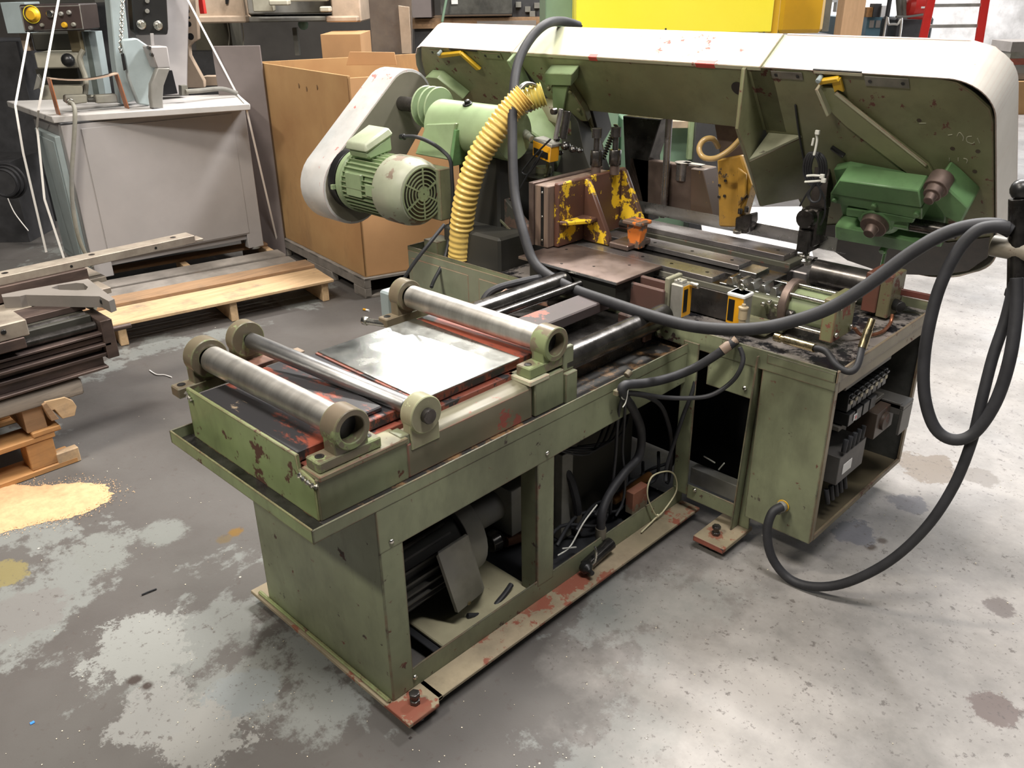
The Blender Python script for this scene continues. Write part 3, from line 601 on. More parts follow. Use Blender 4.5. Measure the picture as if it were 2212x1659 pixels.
for (px, py0, py1, y) in ((1290,252,303,1.70),(1331,252,303,1.62)):
    t0 = P(px, 276, x=(-.76 if px < 1300 else -.72))
    vb = part(MB().lathe((t0.x,t0.y,1.03),(0,0,1),[(0,.013),(.05,.013),(.051,.011),(.105,.011),(.106,.019),(.138,.019)],16), 'clamp_bolt', G['darksteel'], bev=0)
    part(MB().lathe((t0.x,t0.y,1.035),(0,0,1),[(0,.023),(.055,.023)],6), 'coupling_nut', G['darksteel'], vb)
    part(MB().lathe((t0.x,t0.y,1.0),(0,0,1),[(0,.018),(.035,.018)],16), 'bolt_boss', G['brown'], vb)
# ================================================================== the bow (saw arm), tilted 35 degrees
def ppr(pts, n0, n1, mb=None):
    """polygon in the arm plane (u, d) extruded from n0 to n1"""
    mb = mb or MB()
    return mb.prism([A(u, d, n0) for u, d in pts], EN*(n1-n0))
part(ppr([(-1.30,0),(-.16,0),(-.16,.263),(-1.20,.263)], -.16, 0), 'bow_beam', ga, bev=.003)
part(ppr([(-1.30,-.004),(-.20,-.004),(-.20,.012),(-1.30,.012)], -.158, .003), 'beam_top_strip', G['palegreen'], bev=.002)
for u0, u1 in ((-.44,-.365),(-.90,-.86)):
    part(ppr([(u0,-.0045),(u1,-.0045),(u1,.0135),(u0,.0135)], -.014, .004), 'red_patch', plain('exposed_red_primer', (.45,.06,.045), .5))
for u0, d0 in ((-.30,.09),(-.265,.155)):
    part(MB().cyl(A(u0,d0,-.002), A(u0,d0,.002), .026 if d0 < .1 else .014, 20), 'cable_hole', G['blackp'], bev=0)
# right wheel housing front panel
RP = [(-.24,0),(.345,0),(.39,.012),(.432,.050),(.472,.095),(.481,.14),(.481,.576),(.462,.700),(.40,.79),(.30,.845),(.18,.878),(.087,.89),(-.03,.865),(-.11,.80),(-.15,.70),(-.19,.52),(-.22,.44),(-.24,.40)]
part(ppr(RP, -.012, 0), 'wheel_housing_panel', ga, bev=.002)
part(ppr([(u*.985+.003, d*.985+.008) for u, d in RP], -.10, -.013), 'wheel_housing_body', G['motor'], bev=.002)
LP = [(-1.30,0),(-1.845,-.006),(-1.90,.07),(-1.935,.15),(-1.90,.30),(-1.80,.44),(-1.70,.52),(-1.5,.60),(-1.3,.60),(-1.15,.55),(-1.05,.44),(-1.02,.262),(-1.28,.262)]
part(ppr(LP, -.012, 0), 'wheel_housing_panel', G['green_arm'], bev=.002)
part(ppr([(u*.99, d*.985+.004) for u, d in LP], -.10, -.013), 'wheel_housing_body', G['motor'], bev=.002)
# white wheel covers: bent sheet wrapping the housing edge
def cover(path, n0, n1, name, mat, th=.004):
    mb = MB()
    L = [V((u,d)) for u, d in path]
    inner = []
    for i, p in enumerate(L):
        t = (L[min(i+1,len(L)-1)]-L[max(i-1,0)]).normalized(); inner.append(p+V((-t.y, t.x))*th)
    for i in range(len(L)-1):
        a, b, c, d = L[i], L[i+1], inner[i+1], inner[i]
        mb.hexa([A(a.x,a.y,n0),A(b.x,b.y,n0),A(c.x,c.y,n0),A(d.x,d.y,n0),A(a.x,a.y,n1),A(b.x,b.y,n1),A(c.x,c.y,n1),A(d.x,d.y,n1)])
    bmesh.ops.remove_doubles(mb.bm, verts=mb.bm.verts, dist=1e-5)
    return part(mb, name, mat, bev=0, ang=30)
def arc(cx, cy, r, a0, a1, n=10): return [(cx+r*math.cos(math.radians(a0+(a1-a0)*i/n)), cy+r*math.sin(math.radians(a0+(a1-a0)*i/n))) for i in range(n+1)]
rc = [(-.185,-.004),(.0,-.004),(.18,-.004),(.34,-.004)] + arc(.365,.122,.126,-88,0,12) + [(.491,.3),(.491,.55)] + arc(.341,.66,.150,0,60,6) + arc(.24,.60,.26,60,100,5)
rcov = cover(rc, -.150, .002, 'white_wheel_cover', G['cream'])
part(ppr([(-.185,-.006),(.365,-.006),(.43,.015),(.475,.065),(.49,.13),(.491,.55),(.47,.70),(.42,.80),(.3,.86),(.1,.88),(-.1,.8),(-.18,.5)], -.155, -.150), 'cover_back', G['cream'], rcov, bev=0)
lc = arc(-1.72,.34,.27,150,200,5)[::-1]
lc = [(-1.98,.36),(-1.985,.26),(-1.975,.17),(-1.955,.10),(-1.92,.045),(-1.88,.005),(-1.845,-.006),(-1.6,-.006),(-1.285,-.006)]
lcov = cover(lc, -.150, .002, 'white_wheel_cover', G['cream'])
part(ppr(lc+[(-1.285,.3)], -.155, -.150), 'cover_back', G['cream'], lcov, bev=0)
# hinges and covers' small fittings on the right and left panel
hg = plain('worn_hinge', (.20,.19,.16), .4, .5, .35)
for u0, u1, d0, d1 in ((-.165,-.060,.008,.036),(.135,.262,.006,.040),(-1.80,-1.715,.008,.034),(-1.47,-1.36,.006,.036)):
    h = part(ppr([(u0,d0),(u1,d0),(u1,d1),(u0,d1)], .001, .004), 'hinge_leaf', hg if u0 > -1 else ga, bev=.001)
    for uu in (u0+.016, u1-.016): part(MB().cyl(A(uu,(d0+d1)/2,.004), A(uu,(d0+d1)/2,.007), .006, 10), 'hinge_screw', G['blackp'], h)
part(ppr([(-.02,-.006),(.13,-.006),(.13,.006),(-.02,.006)], .002, .007), 'cover_slot_edge', G['palegreen'])
part(ppr([(-.02,-.010),(.13,-.010),(.13,-.006),(-.02,-.006)], .002, .006), 'cover_slot', G['blackp'], bev=0)
part(ppr([(-1.66,-.006),(-1.49,-.004),(-1.49,.004),(-1.66,.002)], .002, .007), 'cover_slot_edge', G['blackp'])
yl = paint('latch_yellow', (.80,.50,.02), (.7,.42,.02), chip=(.07,.05,.03), amount=.66, off=410, scale=30)
la = part(ppr([(-.01,.022),(.06,.006),(.066,.02),(.0,.038)], .004, .020), 'yellow_latch', yl, bev=.003)
part(ppr([(.036,.018),(.066,.012),(.07,.062),(.052,.055),(.04,.066)], .003, .014), 'latch_keeper', yl, la, bev=.002)
lb = part(ppr([(-1.745,.020),(-1.585,.0),(-1.58,.016),(-1.735,.040)], .004, .020), 'yellow_latch', yl, bev=.003)
part(ppr([(-1.60,.008),(-1.58,.004),(-1.515,.085),(-1.54,.090)], .003, .018), 'latch_arm', yl, lb, bev=.002)
for o_, c in ((la,(.002,.016)),(lb,(-1.72,.012))):
    part(MB().cyl(A(c[0],c[1],.003), A(c[0],c[1],.028), .008, 12), 'latch_pin', G['bluegrey'], o_)
# end ribs
x0 = -.262
rib = [P(1610,144,x=x0), P(1587,278,x=x0), P(1640,445,x=x0), V((x0,2.10,.905)), V((x0,2.16,.93)), A(x0,.02,-.02), A(x0,0,-.01)]
rib[0] = A(x0,.0,.012)
part(MB().prism(rib, (.014,0,0)), 'bow_rib', G['green_light'] if 0 else ga, bev=.002)
def on(px, py, n=.001):
    u, d = T(px, py, n); return A(u, d, n)
sh = part(MB().prism([P(1617,345,x=-.25), on(1660,286), on(1732,292)], (0,.004,-.008)), 'angle_shelf', paint('dusty_shelf', (.33,.33,.22), (.27,.28,.18), chip=(.10,.09,.06), amount=.60, off=415), bev=.001)
part(MB().hexa([P(1617,350,x=-.25), P(1643,446,x=-.25), on(1752,425), on(1733,297), P(1617,350,x=-.25)+V((-.004,.008,0)), P(1643,446,x=-.25)+V((-.004,.008,0)), on(1752,425)+V((-.004,.008,0)), on(1733,297)+V((-.004,.008,0))]), 'angle_plate', ga, bev=.001)
part(ppr([(-1.285,0),(-1.268,0),(-1.268,.205),(-1.285,.235)], .0, .05), 'bow_rib', gl, bev=.002)
# diagonal channel on right panel
dg = part(ppr([(-.010,.05),(.012,.14),(.055,.195),(.235,.365),(.320,.362),(.30,.315),(.09,.115),(.035,.05)], .0, .012), 'diagonal_channel', paint('lit_olive', (.27,.28,.15), (.24,.25,.13), off=418, amount=.74), bev=.003)  # olive paint lightened, the light on the channel is in its colour
part(ppr([(.04,.07),(.05,.06),(.30,.312),(.295,.322)], .012, .017), 'weld_edge', G['palegreen'], dg)
part(ppr([(-.012,.045),(-.002,.045),(.022,.14),(.010,.15)], .0, .03), 'channel_end', G['palegreen'], dg)
part(MB().tube([A(-.105,.135,.003), A(-.112,.25,.006), A(-.118,.40,.004), A(-.12,.46,.003)], .0035), 'black_tube', G['black'])
for u,d in ((.28,.155),(.37,.25),(.44,.25),(.20,.26),(.43,.33)):
    part(MB().cyl(A(u,d,-.001), A(u,d,.0012), .007, 8), 'panel_pit', plain('pit', (.06,.045,.03), .7), bev=0)
chalk = plain('chalk_mark', (.36,.36,.26), .8)
for pts in ([(.385,.20),(.392,.185),(.402,.20),(.400,.215)], [(.425,.195),(.412,.20),(.412,.217),(.425,.222),(.432,.215)], [(.36,.20),(.372,.196)], [(.44,.20),(.446,.218)], [(.36,.288),(.36,.30)], [(.385,.283),(.385,.296)], [(.40,.283),(.41,.286),(.408,.30)], [(.28,.165),(.30,.163)]):
    part(MB().tube([A(u,d,.0008) for u,d in pts], .0014, 5, 4), 'chalk_stroke', chalk, bev=0)
# tension slide (bright green casting) on the right panel
gg = G['green_gear']
def tpoly(px, n): return [T(a,b,n) for a, b in px]
ten = part(ppr([(.0,.37),(.05,.35),(.30,.37),(.34,.40),(.35,.52),(.33,.66),(.05,.68),(.0,.60)], .0, .03), 'tension_slide', gg, bev=.004)
part(ppr(tpoly([(1812,389),(1985,413),(1990,450),(1792,420)], .10), .03, .10), 'slide_bar', gg, ten, bev=.004)
part(ppr(tpoly([(1792,420),(1990,452),(1990,478),(1792,440)], .10), .03, .095), 'slide_bar_front', gg, ten, bev=.003)
part(ppr(tpoly([(2028,392),(2050,410),(2092,450),(2075,485),(2040,470),(2005,420)], .09), .0, .09), 'end_bracket', gg, ten, bev=.005)
part(ppr(tpoly([(1802,490),(1850,500),(1990,528),(1990,545),(1985,552),(1802,520)], .09), .03, .085), 'lower_bar', gg, ten, bev=.004)
part(ppr(tpoly([(1826,453),(1910,463),(1975,475),(1970,486),(1826,470)], .10), .03, .095), 'middle_bar', gg, ten, bev=.004)
for a,b in ((1803,432),(1888,445),(1980,463)):
    u,d = T(a,b,.10); part(MB().hexbolt(A(u,d,.092), EN, .010, .014), 'slide_bolt', gg, ten)
u,d = T(1885,492,.12)
part(MB().lathe(A(u,d,.03), EN, [(0,.075),(.05,.072),(.055,.055),(.07,.05)], 28), 'wheel_boss', gg, ten)
part(MB().lathe(A(u,d,.09), EN, [(0,.046),(.03,.043),(.032,.02),(.06,.018)], 24), 'shaft_nut', G['brown'], ten)
part(MB().box(-.004,.004,-.004,.004,0,.001), 'key', G['steel'], ten)
u,d = T(2008,430,.14)
part(MB().lathe(A(u,d,.05), EN, [(0,.036),(.05,.036),(.051,.026),(.075,.026),(.076,.016),(.10,.015)], 16), 'adjuster_bolt', G['brown'], ten)
u,d = T(2035,497,.07)
part(MB().cyl(A(u-.11,d+.01,.06), A(u+.04,d+.01,.06), .022, 20), 'tension_screw', G['darksteel'], ten)
part(MB().cyl(A(u-.16,d+.0,.06), A(u-.10,d+.0,.06), .028, 20), 'screw_collar', gg, ten)
u,d = T(1905,545,.05)
part(MB().cyl(A(u,d,.0), A(u,d,.05), .012, 12), 'lower_stud', gg, ten)
part(MB().tube([P(1912,545,y=1.93), P(1905,575,y=1.95), P(1900,600,y=1.95)], .006), 'drip_tube', gg, ten)
part(ppr([(-.14,.70),(.0,.655),(.34,.66),(.47,.60),(.462,.70),(.40,.785),(.30,.84),(.18,.873),(.087,.885),(-.03,.86),(-.105,.80)], .0005, .003), 'dark_lower_plate', plain('dark_maroon', (.035,.025,.018), .4, var=.5), bev=.001)  # added dark brown sheet over the lower part of the panel
# --- blade guides, scale switch with bundled cable
zb = P(1735,528,y=1.96).z
bl = part(MB().box(-1.05,.02,1.958,1.960,.785,.832), 'saw_blade', G['steel'], bev=0)
tm = MB()
for i in range(150):
    x = -.62+i*.0045
    tm.prism([(x,1.9575,.7855),(x+.0036,1.9575,.7855),(x+.001,1.9575,.7815)], (0,.0028,0))
part(tm, 'saw_teeth', G['darksteel'], bl, bev=0)
gb2 = part(MB().box(-.10,-.035,1.90,1.985,.80,.93), 'right_blade_guide', G['darksteel'], bev=.006)
part(MB().box(-.09,-.045,1.88,1.97,.78,.86).lathe((-.068,1.90,.90),(0,-1,0),[(0,.035),(.03,.033)],16), 'guide_block', G['blackrod'], gb2, bev=.004)
part(MB().box(-.085,-.03,1.93,1.975,.93,1.10), 'guide_arm', G['darksteel'], gb2)
part(MB().cyl((-.068,1.92,.78),(-.068,1.92,.75),.012).lathe((-.068,1.90,.735),(0,0,1),[(0,.03),(.02,.03),(.022,.02),(.035,.02)],18), 'guide_foot', G['chrome'], gb2)
part(MB().box(-.12,.0,1.80,1.97,.68,.738), 'guide_seat', G['steel'] if 0 else G['railtop'], bev=.004)
# bundled cable hung from a white tie
cb1 = []
for i in range(4):
    cx = 1757+i*5; pts = [P(cx-6,330,y=1.80), P(cx-18,345,y=1.80), P(cx-20,375,y=1.82), P(cx-4,400,y=1.83), P(cx+12,375,y=1.82), P(cx+10,345,y=1.80)]
    cb1.append(pts)
cbn = MB()
for pts in cb1: cbn.tube(pts, .0045, 8, 6, closed=True)
for k in (0, 1): 
    cbn.tube([P(1757+k*4,398,y=1.82), P(1748-k*3,420,y=1.83), P(1755,436,y=1.83), P(1770,432,y=1.83), P(1772,410,y=1.83), P(1762,396,y=1.82)], .0035, 8, 6, closed=True)
cbn.tube([P(1760,398,y=1.82), P(1745,415,y=1.83), P(1733,435,y=1.84), P(1728,445,y=1.85)], .003)
cbn.tube([P(1765,398,y=1.82), P(1780,425,y=1.84), P(1782,460,y=1.86), P(1772,486,y=1.88)], .003)
cbo = part(cbn, 'bundled_cable', G['black'], bev=0)
for pts in ([(1762,285),(1765,300),(1762,320),(1758,336)], [(1742,380),(1756,379),(1775,380)], [(1738,393),(1756,392),(1780,390)], [(1758,298),(1754,315)]):
    part(MB().tube([P(a,b,y=1.77) for a,b in pts], .0042, 8), 'white_tie', G['tiew'], cbo)
for a,b in ((1766,286),(1776,381),(1779,390)): qq = P(a,b,y=1.765); part(MB().box(qq.x-.007,qq.x+.007,qq.y-.005,qq.y+.005,qq.z-.007,qq.z+.007), 'tie_head', G['tiew'], cbo)
part(MB().cyl(A(-.01,.30,-.001), A(.03,.33,.002), .010, 10), 'tie_slot', G['blackp'])
# left blade guide bracket on beam
u0,d0 = T(1178,160,.05); 
lg = part(ppr(tpoly([(1176,158),(1236,160),(1234,186),(1176,184)], .05), .0, .05), 'guide_bracket', gl, bev=.003)
part(ppr(tpoly([(1190,186),(1228,187),(1262,240),(1270,263),(1240,262),(1190,200)], .03), .0, .03), 'bracket_plate', ga, lg, bev=.003)
part(ppr(tpoly([(1192,188),(1226,188),(1218,232),(1212,285),(1196,285)], .04), .028, .04), 'bracket_arm', gl, lg, bev=.002)
for a,b in ((1185,192),(1232,199),(1250,238)): u,d=T(a,b,.035); part(MB().hexbolt(A(u,d,.03), EN, .009, .010), 'bracket_bolt', ga, lg)
# support tower behind and below the beam (pivot side)
dk = G['darksteel']
part(MB().prism([P(a,b,y=1.82) for a,b in ((1200,200),(1248,262),(1262,330),(1286,395),(1286,440),(1150,440),(1176,290))], (0,.12,0)), 'left_guide_column', G['motor'])
# left switch (orange face) and linkage near (1180,320)
yy = 1.50
c0,c1 = P(1150,300,y=yy), P(1207,352,y=yy)
sL = part(MB().hexa([P(1151,303,y=yy),P(1190,319,y=yy),P(1190,319,y=yy)+V((0,.05,0)),P(1151,303,y=yy)+V((0,.05,0)),P(1150,336,y=yy)*1,P(1187,352,y=yy),P(1187,352,y=yy)+V((0,.05,0)),P(1150,336,y=yy)+V((0,.05,0))]), 'limit_switch', G['label'], bev=.002)
part(MB().hexa([P(1153,297,y=yy),P(1192,313,y=yy),P(1192,313,y=yy)+V((0,.055,0)),P(1153,297,y=yy)+V((0,.055,0)),P(1152,304,y=yy),P(1191,320,y=yy),P(1191,320,y=yy)+V((0,.055,0)),P(1152,304,y=yy)+V((0,.055,0))]), 'silver_cap', G['lamp'], sL, bev=.002)
part(MB().prism([P(1153,318,y=yy-.001),P(1184,331,y=yy-.001),P(1183,345,y=yy-.001),P(1153,332,y=yy-.001)], (0,-.001,0)), 'dark_nameplate', G['blackp'], sL, bev=0)
part(MB().hexa([P(1190,319,y=yy),P(1208,312,y=yy+.05),P(1208,312,y=yy+.08),P(1190,319,y=yy+.05),P(1187,352,y=yy),P(1205,345,y=yy+.05),P(1205,345,y=yy+.08),P(1187,352,y=yy+.05)]), 'switch_end', G['lamp'], sL)
part(MB().lathe(P(1148,300,y=yy+.03), V((-1,0,.45)), [(0,.013),(.02,.013),(.022,.017),(.045,.017)], 14), 'switch_gland', plain('grey_gland2', (.33,.35,.28), .4), sL)
lk = part(MB().cyl(P(1212,235,y=1.56), P(1200,300,y=1.54), .009), 'link_rod', G['railtop'])
part(MB().cyl(P(1226,240,y=1.56), P(1216,300,y=1.54), .014), 'link_rod', dk, lk)
part(MB().lathe(P(1200,240,y=1.54), (0,-1,0), [(0,.013),(.02,.011)], 12), 'link_pin', dk, lk)
for a,b,r in ((1203,300,.014),(1222,315,.02),(1238,322,.017),(1252,325,.012),(1210,330,.012)): part(MB().sphere(P(a,b,y=1.56), r, (1,1,.8), 12), 'oily_joint', G['blackrod'], lk, bev=0)
part(MB().box(-1.04,-.80,1.50,1.64,.955,.975), 'black_table', G['blackrod'], lk)
for pts in ([(1190,300),(1160,330),(1135,360),(1128,372),(1140,376),(1160,350),(1172,325)], [(1172,328),(1150,360),(1130,395),(1115,420),(1092,440),(1060,460),(1020,480)]):
    part(MB().tube([P(a,b,y=1.47) for a,b in pts], .0038, 8), 'switch_wire', G['black'])
# lift cylinder leaning behind jaw
lc_ = part(MB().cyl(P(1185,352,y=1.58), P(1150,520,y=1.42), .008), 'lift_rod', G['green_arm'])
part(MB().cyl(P(1175,360,y=1.60), P(1170,520,y=1.60), .032), 'lift_cylinder', G['green'])
part(MB().prism([P(1030,425,y=1.45),P(1090,430,y=1.45),P(1140,490,y=1.45),P(1140,545,y=1.45),P(1040,520,y=1.45)], (0,.03,0)), 'pivot_plate', paint('red_grey_pivot', (.13,.11,.09), (.22,.10,.08), chip=(.06,.06,.05), amount=.55, off=430, scale=7), bev=.003)
part(MB().beam(P(1035,430,y=1.43), P(1165,560,y=1.43), .006,.01), 'pivot_plate_edge', G['green'])
part(MB().box(-1.30,-.98,1.30,1.75,.64,.78), 'pivot_casting', G['motor'], bev=.01)
part(MB().box(-1.33,-1.10,1.42,1.75,.64,1.05), 'pivot_tower', G['motor'], bev=.01)
part(MB().box(-1.36,-1.28,1.25,1.34,.65,.72), 'green_fitting', G['green'])
# ratchet lever (right), and tower uprights seen under the beam
up = part(MB().prism([P(a,b,y=2.02) for a,b in ((1345,250),(1428,258),(1402,340),(1400,480),(1355,480))], (0,.08,0)), 'rear_upright', G['blackrod'], bev=.003)
part(MB().cyl((-.735,2.0,.77),(-.735,2.0,1.20),.014), 'guide_bar', G['railtop'])
# rear vise with brown block and steel pad
rv = part(MB().box(-.93,-.60,2.02,2.06,.785,.985), 'rear_jaw', G['brown'], bev=.003)
part(MB().prism([(-.60,1.99,.785),(-.50,1.99,.785),(-.50,1.99,.82),(-.56,1.99,.985),(-.615,1.99,.985)], (0,.10,0)), 'rear_gusset', paint('rear_brown_yellow', (.13,.08,.06), (.10,.07,.05), chip=(.50,.30,.03), amount=.66, off=440), rv, bev=.003)
cpt = P(1476,350,y=2.03)
part(MB().lathe((cpt.x,cpt.y,cpt.z), (0,0,-1), [(0,.033),(.003,.033),(.004,.026),(.07,.026)], 20), 'steel_pad', G['railtop'], rv, bev=0)
part(MB().box(cpt.x,cpt.x+.09,2.02,2.05,cpt.z-.004,cpt.z), 'pad_strip', G['steel'], rv)
# yellow left blade-guide arm
ya = part(MB().prism([P(1548,345,y=1.92),P(1600,335,y=1.92),P(1622,400,y=1.92),P(1600,480,y=1.92),P(1590,492,y=1.92),P(1552,490,y=1.92),P(1550,400,y=1.92)], (0,.06,0)), 'yellow_guide_arm', G['yelcast'], bev=.006)
part(MB().prism([P(1540,255,y=1.95),P(1600,268,y=1.95),P(1612,345,y=1.95),P(1556,345,y=1.95)], (0,.05,0)), 'dark_arm_top', G['brown'], ya, bev=.004)
part(MB().prism([P(1596,360,y=1.915),P(1614,375,y=1.915),P(1614,420,y=1.915),P(1597,445,y=1.915)], (0,-.012,0)), 'arm_rib', G['yelcast'], ya, bev=.003)
for a,b in ((1568,390),(1555,400),(1566,423),(1554,425)): part(MB().hexbolt(P(a,b,y=1.92), (0,-1,0), .006, .006), 'arm_screw', dk, ya)
part(MB().prism([P(1588,470,y=1.90),P(1623,462,y=1.90),P(1623,480,y=1.90),P(1612,505,y=1.90),P(1586,505,y=1.90)], (0,.05,0)), 'guide_clamp', dk, ya, bev=.004)
for a,b in ((1612,458),(1598,462)): part(MB().lathe(P(a,b,y=1.91), (0,0,1), [(0,.008),(.02,.008)], 10), 'clamp_screw', dk, ya)
part(MB().lathe(P(1593,497,y=1.88), (0,0,-1), [(0,.016),(.012,.016)], 14), 'chrome_roller', G['chrome'], ya)
hz = [P(1600,300,y=1.80), P(1575,325,y=1.78), P(1545,342,y=1.76), P(1520,340,y=1.76), P(1510,322,y=1.77), P(1520,303,y=1.79), P(1540,300,y=1.82), P(1552,318,y=1.86)]
part(MB().tube(hz, .010, 14), 'coolant_tube', plain('amber_tube', (.45,.30,.12), .25, var=.1))
# hanging serrated brush behind clamp bolts
br = MB(); a0, a1 = P(1332,270,y=1.85), P(1303,340,y=1.85)
for i in range(14):
    qq = a0.lerp(a1, i/13); br.lathe(qq, a1-a0, [(0,.006),(.004,.013),(.008,.006)], 8)
part(br, 'coil_brush', G['blackp'], bev=0)
# --- gearbox on left panel
gr = part(MB().cyl(A(-1.28,.36,.0), A(-1.28,.36,.17), .15, 40), 'gearbox_casing', gl, bev=.006)
WY, WZ = 1.47, 1.130
part(MB().cyl((-1.47,WY,WZ), (-1.06,WY,WZ), .098, 40), 'worm_housing', gl, gr, bev=.004)
part(MB().prism([(-1.44,1.36,1.145),(-1.265,1.36,1.165),(-1.305,1.36,1.02),(-1.52,1.36,1.02)], (0,.06,0)), 'motor_hanger', gl, gr, bev=.004)
part(MB().prism([(-1.275,1.358,1.14),(-1.258,1.358,1.14),(-1.29,1.358,1.0),(-1.312,1.358,1.0)], (0,.09,0)), 'hanger_rib', gg, gr)
for i in range(3):
    x = -1.60+i*.040
    part(MB().lathe((x,1.50,1.185), (1,0,0), [(0,.080),(.004,.084),(.009,.080)], 36), 'cooling_fin', gl, gr, bev=0)
part(MB().cyl((-1.78,1.50,1.185),(-1.44,1.50,1.185),.030,24), 'worm_neck', dk, gr)
part(ppr(tpoly([(907,180),(922,166),(944,168),(1002,214),(988,224),(925,188)], .05), 0, .05), 'mount_flange', gl, gr, bev=.003)
for a,b,n_ in ((T(926,192,.04)[0],T(926,192,.04)[1],.04),): part(MB().hexbolt(A(a,b,n_-.02), EN, .013, .025), 'flange_bolt', gl, gr)
qq = V((-1.28,WY-.03,WZ+.094)); part(MB().lathe(qq, (0,-.35,1), [(0,.02),(.006,.02)], 14).hexbolt(qq+V((0,0,.004)),(0,-.35,1),.012,.014), 'oil_plug', G['blackp'], gr)
# wheel drive dome, lower part
part(MB().lathe(A(-1.22,.42,.0), EN, [(0,.20),(.05,.195),(.08,.17),(.09,.10)], 40), 'lower_casing', ga, gr, bev=0)
part(MB().lathe(A(-1.28,.50,.09), EN, [(0,.045),(.03,.042),(.035,.02)], 20), 'dark_boss', dk, gr)
# belt guard: flat oval box, plane across the bow
def guard(x0, x1):
    pts = []
    c1, r1, c2, r2 = (1.22,.875), .155, (1.55,1.195), .125
    ang = math.atan2(c2[1]-c1[1], c2[0]-c1[0])
    for i in range(17): a = ang+math.pi/2+math.pi*i/16; pts.append((c1[0]+r1*math.cos(a), c1[1]+r1*math.sin(a)))
    for i in range(17): a = ang-math.pi/2+math.pi*i/16; pts.append((c2[0]+r2*math.cos(a), c2[1]+r2*math.sin(a)))
    return pts
GP = guard(0,0)
wg = part(MB().prism([(-1.93,y,z) for y,z in GP], (.17,0,0)), 'belt_guard', G['white_guard'], bev=.006, seg=2)
cyc, czc = 1.40, 1.03
part(MB().prism([(-1.762,cyc+(y-cyc)*.965,czc+(z-czc)*.965) for y,z in GP], (.004,0,0)), 'guard_side_plate', paint('guard_side', (.24,.22,.17), (.18,.17,.13), chip=(.10,.05,.04), amount=.7, off=450), wg, bev=.001)
for k in (22,27): 
    y,z = GP[k-5]; part(MB().cyl((-1.775,y,z),(-1.775,y+.0,z+.006),.007,8), 'guard_screw', G['blackp'], wg)
# drive motor, axis along the bow
MC = (1.215,.915)
mo = thing if 0 else None
mt = part(MB().lathe((-1.70,MC[0],MC[1]), (1,0,0), [(0,.112),(.04,.114),(.26,.114),(.262,.09)], 40), 'drive_motor', G['green_light'], bev=0)
for k in range(40):
    a = 2*math.pi*k/40
    if 35 < math.degrees(a) % 360 < 145 and 0: continue
    dy, dz = math.cos(a), math.sin(a)
    t = V((0,-dz,dy))
    c = V((-1.665, MC[0]+dy*.119, MC[1]+dz*.119))
    part(MB().hexa([c-t*.002-V((0,dy,dz))*.006, c+t*.002-V((0,dy,dz))*.006, c+t*.0015+V((0,dy,dz))*.008, c-t*.0015+V((0,dy,dz))*.008]+[p_+V((.215,0,0)) for p_ in (c-t*.002-V((0,dy,dz))*.006, c+t*.002-V((0,dy,dz))*.006, c+t*.0015+V((0,dy,dz))*.008, c-t*.0015+V((0,dy,dz))*.008)]), 'cooling_fin', G['green_light'], mt, bev=0)
part(MB().lathe((-1.70,MC[0],MC[1]), (1,0,0), [(-.012,.10),(0,.128),(.028,.130),(.034,.122)], 40), 'end_bell', gl, mt, bev=0)
part(MB().lathe((-1.455,MC[0],MC[1]), (1,0,0), [(0,.132),(.09,.132),(.125,.125),(.148,.110),(.151,.102)], 44), 'fan_cowl', paint('cowl_green', (.38,.42,.30), (.50,.48,.38), chip=(.20,.15,.11), amount=.585, off=460, scale=9, edge=.3), mt, bev=0)
fx = -1.303
part(MB().cyl((fx-.004,MC[0],MC[1]), (fx,MC[0],MC[1]), .101, 36), 'fan_grille_backing', G['blackp'], mt, bev=0)
for r in (.040,.056,.071,.086,.100):
    part(MB().ringplate((fx,MC[0],MC[1]), (1,0,0), r+.0026, r-.0026, .003, 36), 'grille_ring', gl, mt, bev=0)
part(MB().cyl((fx,MC[0],MC[1]), (fx+.003,MC[0],MC[1]), .030, 24), 'grille_hub', gl, mt, bev=0)
part(MB().cyl((fx+.003,MC[0],MC[1]), (fx+.0034,MC[0],MC[1]), .003, 10), 'hub_hole', G['blackp'], mt, bev=0)
for k in range(6):
    a = math.radians(90+60*k); d_ = V((0,math.cos(a),math.sin(a))); c = V((fx+.0015,MC[0],MC[1]))
    part(MB().beam(c+d_*.02, c+d_*.102, .0075, .0035, up=(1,0,0)), 'grille_spoke', gl, mt, bev=0)
part(MB().box(-1.63,-1.53,MC[0]-.127,MC[0]-.110,MC[1]-.03,MC[1]+.06), 'nameplate', gl, mt)
part(MB().box(-1.50,-1.44,MC[0]-.130,MC[0]-.12,MC[1]-.015,MC[1]+.03), 'bracket_hole', gl, mt)
part(MB().cyl((-1.752,MC[0],MC[1]),(-1.71,MC[0],MC[1]),.128,32), 'dark_gap_disc', G['blackp'], mt)  # black disc painting the dark gap between belt guard and motor
